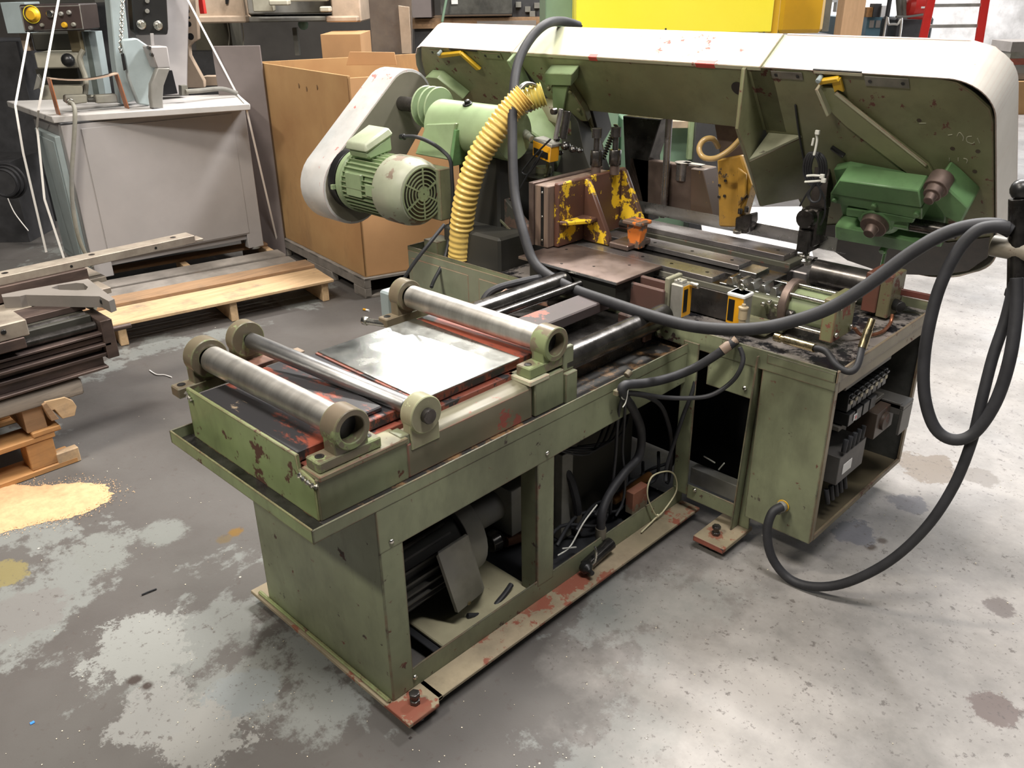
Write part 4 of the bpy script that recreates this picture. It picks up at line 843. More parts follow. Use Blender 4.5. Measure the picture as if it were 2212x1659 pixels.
# terminal box on top
tb = [(-1.66,MC[0]-.05),( -1.50,MC[0]-.05),(-1.50,MC[0]+.05),(-1.66,MC[0]+.05)]
zb0 = MC[1]+.110
part(MB().hexa([(-1.655,MC[0]-.075,zb0),(-1.53,MC[0]-.075,zb0),(-1.53,MC[0]+.045,zb0+.02),(-1.655,MC[0]+.045,zb0+.02),(-1.655,MC[0]-.085,zb0+.030),(-1.53,MC[0]-.085,zb0+.030),(-1.53,MC[0]+.04,zb0+.085),(-1.655,MC[0]+.04,zb0+.085)]), 'terminal_box', gl, mt, bev=.008)
part(MB().hexa([(-1.665,MC[0]-.092,zb0+.028),(-1.52,MC[0]-.092,zb0+.028),(-1.52,MC[0]+.05,zb0+.084),(-1.665,MC[0]+.05,zb0+.084),(-1.655,MC[0]-.092,zb0+.062),(-1.53,MC[0]-.092,zb0+.062),(-1.53,MC[0]+.03,zb0+.115),(-1.655,MC[0]+.03,zb0+.115)]), 'terminal_box_lid', paint('pale_lid', (.42,.47,.33), (.48,.5,.38), off=465, amount=.78), mt, bev=.008)
part(MB().box(-1.72,-1.705,MC[0]-.14,MC[0]-.12,MC[1]-.02,MC[1]+.0), 'motor_lug', gl, mt)
part(MB().tube([P(870,295,y=1.26), P(900,296,y=1.27), P(930,308,y=1.30), P(955,325,y=1.33), P(972,345,y=1.34), P(976,380,y=1.34), P(978,430,y=1.34), P(972,500,y=1.32), P(960,560,y=1.26), P(938,605,y=1.18), P(932,620,y=1.14)], .0075), 'motor_cable', G['black'])
part(MB().cyl(P(866,296,y=1.26)-V((.0,0,0)), P(874,296,y=1.26), .012, 12), 'cable_gland', G['blackp'])
part(MB().box(-1.45,-1.28,1.28,1.34,.80,1.0), 'motor_plate', G['green'], bev=.003)
# --- yellow corrugated duct
yh = [P(1135,205,y=1.46), P(1105,235,y=1.42), P(1065,290,y=1.36), P(1030,350,y=1.32), P(1008,420,y=1.30), P(997,490,y=1.30), P(992,555,y=1.30)]
part(MB().tube(yh, .044, 24, 40, rad=lambda t,i: .044+(.0034 if t < .84 else .0012)*math.sin(i*.95)), 'corrugated_duct', G['yhose'], bev=0, ang=60)
part(MB().tube([P(995,530,y=1.32), P(975,545,y=1.34), P(972,570,y=1.35)], .028, 20), 'duct_elbow', G['yhose2'])
yh2 = [P(1122,225,y=1.50), P(1150,212,y=1.53), P(1175,203,y=1.56)]
part(MB().tube(yh2, .040, 24, 22, rad=lambda t,i: .042+.0035*math.sin(i*1.1)), 'ribbed_hose', G['yhose2'], bev=0, ang=60)
qc = P(1137,208,y=1.50); part(MB().ringplate(qc, (1,-.25,-.1), .053, .044, .02, 28), 'hose_clamp', G['steel'])
# --- black hoses
def hp(*pts): return [P(a,b,**({'x':v} if k=='x' else {'y':v} if k=='y' else {'z':v})) for a,b,k,v in pts]
part(MB().tube(hp((1250,56,'y',1.95),(1215,46,'y',1.85),(1180,52,'y',1.72),(1145,85,'y',1.62),(1118,140,'y',1.52),(1108,220,'y',1.42),(1107,320,'y',1.33),(1112,420,'y',1.26),(1130,500,'y',1.20),(1150,560,'y',1.175),(1180,592,'y',1.16),(1240,625,'y',1.14),(1310,650,'y',1.12),(1400,680,'y',1.10),(1480,702,'y',1.09),(1560,711,'y',1.10),(1640,709,'y',1.13),(1720,692,'y',1.17),(1800,662,'y',1.21),(1880,612,'y',1.25),(1960,552,'y',1.29),(2030,510,'y',1.32),(2090,490,'y',1.35),(2150,486,'y',1.37),(2185,500,'y',1.38)), .0175, 14), 'main_hose', G['hose'])
part(MB().tube(hp((2180,492,'y',1.36),(2140,490,'y',1.34),(2105,502,'y',1.32),(2065,548,'y',1.30),(2030,620,'y',1.28),(2008,700,'y',1.26),(1996,780,'y',1.25),(1998,860,'y',1.24),(2020,925,'y',1.24),(2060,950,'y',1.25),(2105,935,'y',1.27),(2150,870,'y',1.29),(2180,780,'y',1.31),(2195,680,'y',1.34),(2196,600,'y',1.36)), .0150, 14), 'loop_hose', G['hose'])
part(MB().tube(hp((1690,1094,'y',1.20),(1668,1108,'y',1.17),(1657,1150,'y',1.15),(1668,1205,'y',1.15),(1705,1250,'y',1.16),(1760,1267,'y',1.165),(1830,1258,'y',1.18),(1920,1213,'y',1.20),(2000,1140,'y',1.23),(2060,1050,'y',1.26),(2100,950,'y',1.28),(2122,860,'y',1.30),(2145,770,'y',1.33),(2172,690,'y',1.36),(2192,610,'y',1.38)), .0135, 14), 'power_cable', G['hose'])
# hose bundle on the side of the bed
part(MB().tube(hp((1590,735,'y',1.22),(1560,758,'y',1.19),(1500,795,'y',1.15),(1440,818,'x',-.045),(1390,828,'x',-.045),(1350,832,'x',-.05),(1345,850,'x',-.055),(1365,880,'x',-.08),(1385,930,'x',-.10),(1380,985,'x',-.11),(1350,1020,'x',-.11),(1315,1070,'x',-.11),(1300,1110,'x',-.10),(1298,1140,'x',-.10)), .0135, 12), 'hydraulic_hose', G['hose'])
fa, fb = P(1592,733,y=1.22), P(1560,757,y=1.19)
part(MB().lathe(fa, fb-fa, [(0,.013),(.02,.011),(.03,.0155),((fb-fa).length,.0155)], 14), 'hose_ferrule', paint('tan_ferrule', (.42,.30,.22), (.3,.22,.16), off=470, amount=.62), bev=0)
part(MB().tube(hp((1598,750,'y',1.2),(1605,780,'y',1.19),(1585,820,'y',1.17),(1540,852,'y',1.13),(1490,860,'y',1.09),(1430,858,'x',-.03),(1380,850,'x',-.045),(1352,848,'x',-.05)), .0068, 10), 'thin_conduit', G['hose'])
part(MB().tube(hp((1484,745,'y',1.24),(1500,770,'y',1.24),(1500,830,'y',1.23),(1475,900,'y',1.20),(1455,960,'y',1.18),(1440,1010,'y',1.16),(1438,1040,'y',1.14)), .0065, 10), 'thin_cable', G['black'])
part(MB().tube(hp((1360,850,'x',-.05),(1400,858,'x',-.06),(1430,880,'x',-.08),(1447,930,'x',-.10),(1450,980,'x',-.11),(1445,1030,'x',-.12),(1440,1045,'x',-.12)), .0068, 10), 'thin_cable', G['hose'])
part(MB().tube(hp((1345,855,'x',-.06),(1335,900,'x',-.09),(1330,980,'x',-.12),(1322,1060,'x',-.13),(1318,1110,'x',-.14)), .0055, 8), 'thin_cable', G['black'])
part(MB().tube(hp((1352,855,'x',-.06),(1348,920,'x',-.09),(1345,975,'x',-.12),(1350,1040,'x',-.12),(1345,1085,'x',-.12),(1330,1115,'x',-.12)), .0045, 8), 'thin_cable', G['chrome'] if 0 else G['black'])
qq = P(1350,848,x=-.05); part(MB().tube([qq+V((0,.012*math.cos(a)*1.3,.02*math.sin(a))) for a in [k*math.pi/4 for k in range(8)]], .0022, 6, 4, closed=True).tube([qq+V((.01,0,.01)), P(1352,868,x=-.045), P(1345,880,x=-.045)], .0022, 6), 'bundle_tie', G['tiew'])
part(MB().box(qq.x-.02,qq.x-.004,qq.y-.03,qq.y+.02,qq.z-.004,qq.z+.012).lathe(P(1353,812,x=-.06),(0,1,.5),[(0,.010),(.018,.010)],12), 'p_clip', G['tanring'])
# big loose cable tie on the rail
lt = hp((1440,1018,'x',-.078),(1408,1030,'x',-.078),(1398,1065,'x',-.076),(1408,1098,'x',-.074),(1421,1114,'x',-.072),(1440,1095,'x',-.074),(1461,1060,'x',-.076),(1458,1028,'x',-.078))
part(MB().tube(lt, .0028, 8, 6, closed=True).tube([lt[4], P(1405,1130,x=-.07), P(1385,1150,x=-.066)], .0028, 8).sphere(lt[4], .006, n=10), 'loose_cable_tie', G['tie'])
# fittings on the lower rail
for a,b,c,d in ((1298,1140,1296,1185),):
    s0, s1_ = P(a,b,x=-.10), P(c,d,x=-.10); part(MB().lathe(s0, s1_-s0, [(0,.017),((s1_-s0).length*.45,.017),((s1_-s0).length*.46,.012),((s1_-s0).length,.012)], 14), 'hose_ferrule', plain('dull_ferrule', (.20,.18,.14), .4, .5), bev=0)
vv = part(MB().cyl(P(1262,1225,x=-.075), P(1320,1172,x=-.075), .020, 14), 'drain_valve', G['blackrod'], bev=.002)
part(MB().lathe(P(1262,1222,x=-.07), (1,-.3,0), [(0,.02),(.02,.02),(.03,.008),(.045,.008)], 14), 'valve_knob', G['blackp'], vv)
part(MB().tube([P(1272,1225,x=-.06), P(1284,1215,x=-.05), P(1288,1195,x=-.05), P(1284,1180,x=-.06)], .0035), 'copper_wire', G['chrome'], vv)
part(MB().hexbolt(P(1272,1228,x=-.055), (1,-.5,0), .010, .015), 'brass_nut', G['brass'], vv)
# --- inside the base: hydraulic power pack
pk = part(MB().prism([(-.60,.22,.05),(-.10,.22,.05),(-.10,.56,.05),(-.60,.56,.05)], (0,0,.012)), 'power_pack_tray', G['cremetray'], bev=.003)
fin_m = plain('dusty_fin', (.085,.08,.07), .6, var=.4)
pm = part(MB().cyl((-.32,.06,.20), (-.32,.44,.22), .105, 32), 'pump_motor', G['motor'])
for k in range(22):
    a = math.radians(-60+k*15); d_ = V((math.cos(a),0,math.sin(a)))
    part(MB().beam(V((-.32,.10,.205))+d_*.108, V((-.32,.36,.217))+d_*.108, .006, .022, up=d_), 'cooling_fin', fin_m, pm, bev=0)
part(MB().cyl((-.32,.40,.22),(-.32,.46,.22),.125,28), 'motor_flange', G['motorbox'], pm)
jb = [(925,1180),(1010,1145),(1052,1235),(1020,1330),(985,1325)]
part(MB().hexa([P(940,1195,x=-.16),P(1010,1150,x=-.16),P(1010,1150,x=-.24),P(940,1195,x=-.24),P(985,1328,x=-.15),P(1048,1275,x=-.15),P(1048,1275,x=-.23),P(985,1328,x=-.23)]), 'junction_box', G['motorbox'], pm, bev=.008)
qq = P(1013,1302,x=-.148); part(MB().lathe(qq, (1,0,0), [(0,.006),(.004,.006)], 10), 'box_screw', G['brass'], pm)
part(MB().tube([P(1010,1330,x=-.16), P(1050,1325,x=-.15), P(1085,1290,x=-.15), P(1105,1262,x=-.16)], .008), 'motor_cord', G['black'], pm)
part(MB().cyl((-.36,.52,.20),(-.36,.66,.20),.05,20).box(-.45,-.28,.64,.74,.12,.28), 'hydraulic_pump', G['motorbox'], pk)
part(MB().cyl(P(1090,1170,x=-.30), P(1250,1120,x=-.30), .018, 14), 'suction_pipe', plain('dark_copper', (.13,.06,.035), .5, .4), pk)
part(MB().lathe(P(1055,1175,x=-.30), (0,1,0), [(0,.03),(.03,.034),(.05,.02)], 16), 'pipe_fitting', G['blackrod'], pk)
part(MB().box(-.60,-.25,.78,1.20,.06,.40), 'oil_tank', G['motor'], pk, bev=.01)
part(MB().box(-.30,-.22,.80,.85,.05,.36), 'tank_bracket', G['motorbox'], pk)
sp = MB(); a0, a1 = P(1325,1082,x=-.15), P(1402,1028,x=-.15)
for i in range(26): qq = a0.lerp(a1, i/25); sp.lathe(qq, a1-a0, [(0,.010),(.003,.015),(.006,.010)], 10)
part(sp, 'coil_spring', plain('amber_spring', (.22,.11,.04), .35, .6), pk, bev=0)
for i in range(6):
    y0 = .62+i*.09
    part(MB().tube([(-.16,y0,.10+.01*i),(-.20,y0+.15,.13),(-.15,y0+.3,.09+.012*i),(-.22,y0+.42,.16)], .006, 8), 'loose_wire', G['black'], pk)
for i in range(5):
    part(MB().tube([(-.20-.03*i,.70+.04*i,.44-.03*i),(-.17,.86+.03*i,.36),(-.22,1.0+.03*i,.38),(-.30,1.15,.30+.02*i)], .004, 6), 'loose_wire', G['hose'], pk)
part(MB().tube([P(1205,1000,x=-.25),P(1230,1030,x=-.22),P(1245,1080,x=-.2),P(1248,1110,x=-.2)], .013), 'inner_hose', G['hose'], pk)
part(MB().cyl(P(1248,1108,x=-.2), P(1250,1145,x=-.2), .013, 12), 'inner_ferrule', plain('dull_ferrule2', (.20,.18,.14), .4, .5), pk)
part(MB().box(-.14,-.11,1.02,1.10,.09,.17), 'red_clip', G['redbase'], pk)
for pts in ([(1205,1200),(1232,1180),(1260,1130),(1290,1090)], [(1215,1185),(1245,1182)], [(1520,985),(1545,1000)], [(1552,1015),(1565,1000)]):
    part(MB().tube([P(a,b,x=-.14) if a < 1400 else P(a,b,y=1.32) for a,b in pts], .003, 6), 'white_wire', G['tiew'], pk)
part(MB().box(-.08,.12,1.30,1.34,.10,.16), 'inner_cross_bar', G['motorbox'], pk)
part(MB().box(-.60,.12,1.50,1.52,.05,.60), 'inner_partition', G['blackp'], pk)
# ================================================================== pallet with the grey machine
def mesh_thing(mb, name, mat, label, cat, group=None, kind=None, **k):
    o = mb.build(name, mat, None, **k); return tag(o, label, cat, group, kind)
Q0 = V((-2.755,1.712,0)); tL = (V((-2.966,.565,0))-Q0).normalized(); nB = V((tL.y,-tL.x,0))
if nB.x > 0: nB = -nB
def fr(a, b, z): return Q0+tL*a+nB*b+V((0,0,z))
def fbox(mb, a0, a1, b0, b1, z0, z1):
    return mb.hexa([fr(a0,b0,z0),fr(a1,b0,z0),fr(a1,b1,z0),fr(a0,b1,z0),fr(a0,b0,z1),fr(a1,b0,z1),fr(a1,b1,z1),fr(a0,b1,z1)])
pal = thing('wooden_pallet', 'pale wooden pallet on the floor under the grey cabinet machine', 'pallet')
for b0, b1, mt_, z1 in ((0,.145,'palewood',.130),(.150,.255,'palewood',.131),(.262,.40,'oldwood',.150),(.47,.60,'greyboard',.129),(.64,.78,'greyboard',.129),(.95,1.05,'oldwood',.13)):  # dark greyboard pair carries the cabinet's shadow in its colour
    fbox(MB(), -.01 if b0 < .3 else .02, 1.30, b0, b1, .110, z1).build('board', G[mt_], pal, bev=.004, jit=.001)
for a0 in (.02,.55,1.12):
    s_ = fbox(MB(), a0, a0+.04, .02, 1.04, .0, .110).build('stringer', G['palewood_x'], pal, bev=.004)
for b0 in (.5, .95): fbox(MB(), .0, 1.3, b0+.1, b0+.18, .001, .016).build('bottom_board', G['oldwood'], pal, bev=.002)
# cabinet
Ac, Bc = V((-3.721,.775,.14)), V((-3.611,1.789,.15))
tc = (Bc-Ac); tc.z = 0; Wc = tc.length; tc.normalize(); nc = V((-tc.y, tc.x, 0))
if nc.x > 0: nc = -nc
def fc(a, b, z): return V((Ac.x,Ac.y,0))+tc*a+nc*b+V((0,0,z))
def cbox(mb, a0, a1, b0, b1, z0, z1):
    return mb.hexa([fc(a0,b0,z0),fc(a1,b0,z0),fc(a1,b1,z0),fc(a0,b1,z0),fc(a0,b0,z1),fc(a1,b0,z1),fc(a1,b1,z1),fc(a0,b1,z1)])
cab = thing('grey_cabinet', 'grey sheet metal machine cabinet with light worktop strapped on the pallet', 'cabinet')
gc, gt, bg_ = G['greycab'], G['greytop'], G['bluegrey']
DB = .62
cbox(MB(), 0, Wc, .0, DB, .235, 1.0).build('body', gc, cab, bev=.003)
cbox(MB(), .095, Wc-.085, -.004, .0, .245, .965).build('front_panel', gc, cab, bev=.001)
for a0, a1 in ((0,.10),(Wc-.10,Wc)):
    cbox(MB(), a0, a1, 0, .06, .145, .24).build('foot', gc, cab, bev=.003)
    cbox(MB(), a0, a1, DB-.06, DB, .145, .24).build('foot', gc, cab, bev=.003)
cbox(MB(), -.002, .0, .04, .10, .145, .24).build('side_foot', bg_, cab)
cbox(MB(), 0.0, Wc, .02, .05, .20, .24).build('bottom_rail', gc, cab)
MB().cyl(fc(Wc-.05,.03,.134), fc(Wc-.05,.03,.15), .035, 20).build('levelling_foot', G['motorbox'], cab)
d_ = cbox(MB(), -.030, 0, .06, .50, .20, .93).build('side_door', bg_, cab, bev=.004)
cbox(MB(), -.034, -.030, .09, .47, .24, .90).build('door_panel', bg_, d_, bev=.002)
tq = [P(112,252,z=1.035), P(540,224,z=1.035), P(515,203,z=1.035), P(14,218,z=1.035)]
MB().prism([p-V((0,0,.035)) for p in tq], (0,0,.035)).build('worktop', gt, cab, bev=.004)
MB().prism([fc(.0,.0,.99), fc(Wc,.0,.99), fc(Wc,DB,.99), fc(.0,DB,.99)], (0,0,.012)).build('painted_shadow_gap', G['darkbox'], cab)  # dark slab standing in for the shade under the worktop
def W(px, py, off):
    o_ = V((Ac.x,Ac.y,0))+nc*off; d = ray(px,py); return CAM+d*((o_-CAM).dot(nc)/d.dot(nc))
def wpr(pts, off, th): return MB().prism([W(a,b,off) for a,b in pts], nc*th)
# machine standing on the cabinet (castings and control pods)
mch = thing('bench_milling_machine', 'blue-grey machine column with black control pod bolted on the grey cabinet top', 'machine')
wpr([(232,-60),(262,-60),(276,60),(284,150),(300,215),(262,226),(248,120)], .20, .10).build('column', bg_, mch, bev=.006)
wpr([(280,-60),(410,-60),(405,205),(345,206),(330,120),(292,80)], .34, .10).build('column_cover', paint('grey_lilac', (.36,.34,.34), (.4,.38,.38), off=501, amount=.8, dirta=.1), mch, bev=.006)
wpr([(262,86),(296,82),(318,97),(336,108),(345,146),(326,182),(322,205),(327,229),(300,226),(278,170)], .10, .05).build('gusset', bg_, mch, bev=.008)
cp = wpr([(280,-60),(358,-60),(364,62),(362,75),(300,76),(290,65)], .22, .08).build('control_pod', G['blackp'], mch, bev=.006)
for a,b in ((305,53),(341,55)):
    MB().lathe(W(a,b,.22), -nc, [(0,.026),(.006,.026),(.008,.018),(.03,.016)], 20).build('chrome_knob', G['chrome'], cp)
for a,b in ((318,24),(318,2)): MB().cyl(W(a,b,.22), W(a,b,.205), .012, 12).build('button', G['motorbox'], cp)
wpr([(322,100),(362,100),(369,147),(340,148)], -.03, .12).build('nose_block', gc, mch, bev=.006)
wpr([(341,147),(368,147),(354,185),(352,212),(353,236),(330,237),(326,210),(327,182)], -.04, .05).build('curved_leg', paint('taupe_leg', (.25,.24,.22), (.28,.28,.26), off=505, amount=.8), mch, bev=.005)
wpr([(330,233),(354,233),(353,240),(331,241)], -.045, .05).build('dark_sole', G['blackp'], mch)
wpr([(325,72),(332,72),(334,100),(327,100)], .0, .01).build('stud', gc, mch)
for a,b in ((320,103),(326,118),(333,124)): MB().lathe(W(a,b,.0), -nc, [(0,.010),(.03,.010)], 10).build('clamp_screw', G['darksteel'], mch)
wpr([(350,150),(372,152),(384,202),(352,206)], .12, .04).build('dark_plate', G['vinyl'], mch)
wpr([(392,185),(405,184),(408,206),(393,206)], .1, .05).build('small_block', G['motorbox'], mch)
MB().tube([W(400,198,.1), W(430,196,.12), W(470,192,.15), W(490,194,.15), W(512,202,.15)], .014, 10).build('grey_conduit', G['motorbox'], mch)
# chain hanging in front of the column
ch = thing('hanging_chain', 'thin steel chain hanging in front of the blue-grey column', 'chain')
pts = [W(265-i*.25, -8+i*6.4, .12) for i in range(20)]
for i in range(19):
    a, b = pts[i], pts[i+1]; c = (a+b)/2; d = (b-a)
    e = tc if i % 2 else nc
    MB().tube([c+d*.62*math.cos(t)+e*.009*math.sin(t) for t in [k*math.pi/4 for k in range(8)]], .003, 6, 2, closed=True).build('chain_link', G['chrome'], ch, bev=0)
wpr([(262,117),(268,115),(274,150),(268,153)], .09, .01).build('black_handle', G['blackp'], ch)
# bent strap bracket with dark clamps on the worktop
sb = thing('bent_strap_bracket', 'orange-brown bent flat bar bracket standing on the left of the grey worktop', 'bracket')
om = G['orangest']
def sw(a, b, w_, th):
    return MB().hexa([a, a+nc*w_, b+nc*w_, b, a+th, a+nc*w_+th, b+nc*w_+th, b+th])
k0, k1, k2, k3 = W(124,228,.07), W(108,171,.07), W(256,160,.07), W(278,224,.07)
k0.z = k3.z = 1.036
sw(k0, k1, .07, tc*.006).build('left_leg', om, sb, bev=.001); sw(k3-tc*.0, k2, .07, -tc*.006).build('right_leg', om, sb, bev=.001)
kk = (k1+k2)/2-V((0,0,.016))
mb = MB(); L = [k1.lerp(k2, i/8)-V((0,0,.02*math.sin(math.pi*i/8)**1)) for i in range(9)]
for i in range(8): mb.hexa([L[i],L[i]+nc*.07,L[i+1]+nc*.07,L[i+1]]+[p+V((0,0,.006)) for p in (L[i],L[i]+nc*.07,L[i+1]+nc*.07,L[i+1])])
bmesh.ops.remove_doubles(mb.bm, verts=mb.bm.verts, dist=1e-5)
mb.build('top_strip', paint('pale_strap', (.50,.36,.27), (.45,.34,.26), off=508, amount=.75), sb, bev=0)
cl = thing('clamp_fitting', 'two dark steel clamp blocks joined by a short rod under the bent bracket', 'clamp')
wpr([(142,206),(188,204),(190,222),(160,226),(142,222)], .10, .06).build('block', G['motorbox'], cl, bev=.006)
wpr([(207,206),(252,203),(256,222),(210,224)], .10, .06).build('block', G['motorbox'], cl, bev=.006)
MB().cyl(W(188,216,.13), W(210,216,.13), .012, 14).build('rod', G['motor'], cl)
MB().tube([W(151,221,.06), W(158,226,.0), W(162,245,-.035), W(160,300,-.04), W(155,380,-.04), W(158,450,-.04), W(172,520,-.03), W(200,575,-.02)], .011, 10).build('cable', G['motorbox'], cl, bev=0)
MB().tube([W(180,108,.2), W(172,130,.2), W(185,170,.18), W(184,205,.15)], .014, 10).build('cable', G['motorbox'], cl, bev=0)
MB().lathe(W(150,220,.07), -nc, [(0,.02),(.03,.018)], 12).build('gland', G['chrome'], cl)
# strapping
def strapth(pts, label, name='packing_strap'):
    mb = MB()
    for a, b in zip(pts[:-1], pts[1:]): mb.beam(a, b, .012, .002, up=-nc if abs((b-a).normalized().dot(nc)) < .9 else (0,0,1))
    return mesh_thing(mb, name, G['strap'], label, 'strap', bev=0)
def hv(px, py, D):
    h = V((math.cos(YAW), math.sin(YAW), 0)); d = ray(px,py); return CAM+d*(D/d.dot(h))
strapth([W(130,-20,.30), W(83,238,.13), fc(-.045,.35,.95), W(96,430,.2), W(152,600,.10)], 'white packing strap in front of the yellow-knobbed control box, second from left')
strapth([W(62,70,.46), W(33,228,.40), W(50,330,.40), W(100,545,.40)], 'white packing strap at the far left edge of the grey cabinet top')
strapth([W(385,-40,.3), W(512,206,.25)+V((0,0,.01)), P(541,226,z=1.04)+nc*.1+tc*.012, W(602,535,.2)], 'white packing strap running down the right side of the grey cabinet')
# milling machine behind the cabinet, with a black control box
def HB(px0, py0, px1, py1, D, th, mb=None, z0=None):
    h = V((math.cos(YAW), math.sin(YAW), 0)); my, mx = (py0+py1)/2, (px0+px1)/2
    a, b = hv(px0,my,D), hv(px1,my,D); zt = hv(mx,py0,D).z; zb_ = hv(mx,py1,D).z if z0 is None else z0
    return (mb or MB()).hexa([V((a.x,a.y,zb_)),V((b.x,b.y,zb_)),V((b.x,b.y,zb_))+h*th,V((a.x,a.y,zb_))+h*th,V((a.x,a.y,zt)),V((b.x,b.y,zt)),V((b.x,b.y,zt))+h*th,V((a.x,a.y,zt))+h*th])
H_ = V((math.cos(YAW), math.sin(YAW), 0))
def hpr(pts, D, th): return MB().prism([hv(a,b,D) for a,b in pts], H_*th)
ml = thing('milling_machine', 'dusty milling machine with black control box and yellow knob behind the grey cabinet', 'milling machine')
HB(8,5,60,72,6.1,.2).build('grey_side_box', bg_, ml)
kb = hpr([(40,10),(172,8),(180,66),(52,70)], 5.75, .25).build('control_box', plain('brown_black_box', (.045,.035,.033), .4), ml, bev=.008)
hpr([(43,14),(172,11),(180,63),(53,67)], 5.745, .004).build('box_trim', G['lamp'], kb, bev=0)
hpr([(45,16),(170,13),(178,61),(55,65)], 5.74, .004).build('box_face', plain('brown_face', (.06,.042,.038), .35), kb, bev=0)
MB().lathe(hv(72,32,5.74), -H_, [(0,.045),(.004,.045),(.02,.030),(.04,.028)], 24).build('yellow_knob', G['yellow2'], kb)
MB().ringplate(hv(69,31,5.738), -H_, .052, .048, .004, 24).build('knob_ring', G['yellow'], kb, bev=0)
for a,b,r,mt_ in ((110,30,.025,'chrome'),(133,30,.014,'lamp'),(150,27,.014,'lamp'),(68,60,.014,'lamp'),(92,54,.012,'motorbox'),(140,54,.018,'yellow2'),(160,53,.014,'motorbox')):
    MB().lathe(hv(a,b,5.74), -H_, [(0,r),(.02,r*.8)], 16).build('dial', G[mt_], kb)
HB(-60,-60,200,8,6.3,.3).build('head_casting', G['motor'], ml)
HB(70,70,160,110,6.1,.3).build('dark_carriage', G['motor'], ml, bev=.01)
HB(76,113,172,148,5.9,.3).build('cross_slide', G['ltbeige'], ml, bev=.008)
MB().sphere(hv(147,130,5.85), .042).build('ball_knob', G['blackp'], ml, bev=0)
HB(80,148,170,185,6.05,.3).build('dark_slide', G['motor'], ml)
HB(88,186,180,215,5.95,.3).build('lower_slide', G['ltbeige'], ml)
hpr([(166,68),(206,68),(228,205),(186,205)], 5.95, .1).build('light_column', bg_, ml)
hpr([(180,68),(190,68),(214,205),(202,205)], 5.945, .02).build('column_slot', plain('slot_grey', (.10,.12,.11), .5), ml)
HB(150,66,172,112,5.9,.1).build('ochre_block', plain('ochre_block', (.16,.13,.07), .6), ml)
hpr([(80,160),(88,172),(84,190),(72,195),(76,178)], 5.85, .03).build('bright_lever', G['lamp'], ml)
HB(-60,90,80,470,6.6,.6,z0=0).build('machine_base', G['darkbox'], ml)
HB(160,-60,250,230,6.9,.4,z0=0).build('dark_frame', G['darkbox'], ml)
HB(46,72,62,110,6.2,.05).build('pink_plate', G['beige'], ml)
# coiled hose on the floor, far left
co = thing('coiled_hose', 'dark coiled hose lying against the machine at the left edge', 'hose')
c0 = hv(8,395,5.6)
for k in range(3):
    e1, e2 = V((Rt.x,Rt.y,0)).normalized(), V((0,0,1))
    r = .085+.012*k
    MB().tube([c0+H_*.03*k+e1*r*math.cos(t)+e2*r*math.sin(t) for t in [i*math.pi/6 for i in range(12)]], .009, 8, 3, closed=True).build('hose_loop', G['hose'], co, bev=0)
MB().tube([c0-V((0,0,.10)), c0-V((0,0,.2))+e1*.02, c0-V((0,0,.32))+e1*.08], .004, 6).build('hose_end', G['strap'], co)
mesh_thing(HB(-80,350,36,470,6.0,.4,z0=0), 'scrap_bin', G['darkbox'], 'black scrap bin behind the coiled hose at the left edge', 'bin')
# ================================================================== near pallet with steel parts (left)
np_ = thing('wooden_pallet', 'orange-brown wooden pallet at the left edge under the stack of steel parts', 'pallet')
ow = G['orgwood']
for nm, x0, x1, y0, y1, z0, z1 in (('bottom_board',-2.08,-1.955,-1.4,-.03,0,.022),('bottom_board',-2.6,-2.48,-1.4,-.03,0,.022),('bottom_board',-3.15,-3.02,-1.4,-.03,0,.022),
    ('block',-2.06,-1.962,-.19,-.095,.022,.13),('block',-2.06,-1.962,-.75,-.62,.022,.13),('block',-2.6,-2.5,-.19,-.095,.022,.13),('block',-3.1,-3.0,-.19,-.095,.022,.13),
    ('stringer_board',-2.08,-1.957,-1.4,-.085,.13,.152),
    ('deck_board',-3.15,-1.955,-.16,-.06,.152,.172),('deck_board',-3.15,-1.955,-.40,-.28,.152,.172),('deck_board',-3.15,-1.955,-.7,-.58,.152,.172)):
    MB().box(x0,x1,y0,y1,z0,z1).build(nm, ow, np_, bev=.003, jit=.001)
MB().box(-1.99,-1.955,-.10,-.02,.0,.06).build('side_block', G['palewood'], np_, bev=.003)
qa = [P(95,868,x=-1.95), P(140,858,x=-1.95), P(157,865,x=-1.95), P(166,878,x=-1.95), P(162,898,x=-1.95), P(135,905,x=-1.95), P(118,885,x=-1.95), P(105,890,x=-1.95)]
MB().prism(qa, (-.10,0,0)).build('split_board_end', G['palewood'], np_, bev=.002)
MB().hexa([P(92,876,x=-1.94),P(100,870,x=-1.94),P(128,905,x=-1.94),P(112,910,x=-1.94)]+[p-V((.05,0,0)) for p in (P(92,876,x=-1.94),P(100,870,x=-1.94),P(128,905,x=-1.94),P(112,910,x=-1.94))]).build('splinter', G['oldwood'], np_)
tm_ = mesh_thing(MB().prism([(-2.05,.055,.262),(-1.955,.048,.262),(-1.955,.052,.300),(-1.965,.05,.322),(-2.05,.055,.322)], (0,-1.4,.02)), 'timber_beam', G['greywood'], 'weathered grey square timber lying across the near pallet under the steel', 'timber', bev=.005)
for y in (-.1,-.5,-.9): 
    mesh_thing(MB().box(-2.06,-1.97,y-.07,y,.172,.262), 'packing_block', G['oldwood'], 'short dark wood packer between near pallet and grey timber, %s' % {-.1:'nearest the camera side end',-.5:'middle one',-.9:'leftmost one'}[y], 'block')
st = thing('lathe_bed_rails', 'dark rusty ribbed steel slide assembly stacked on the near left pallet', 'steel part')
rb = G['rustbar']
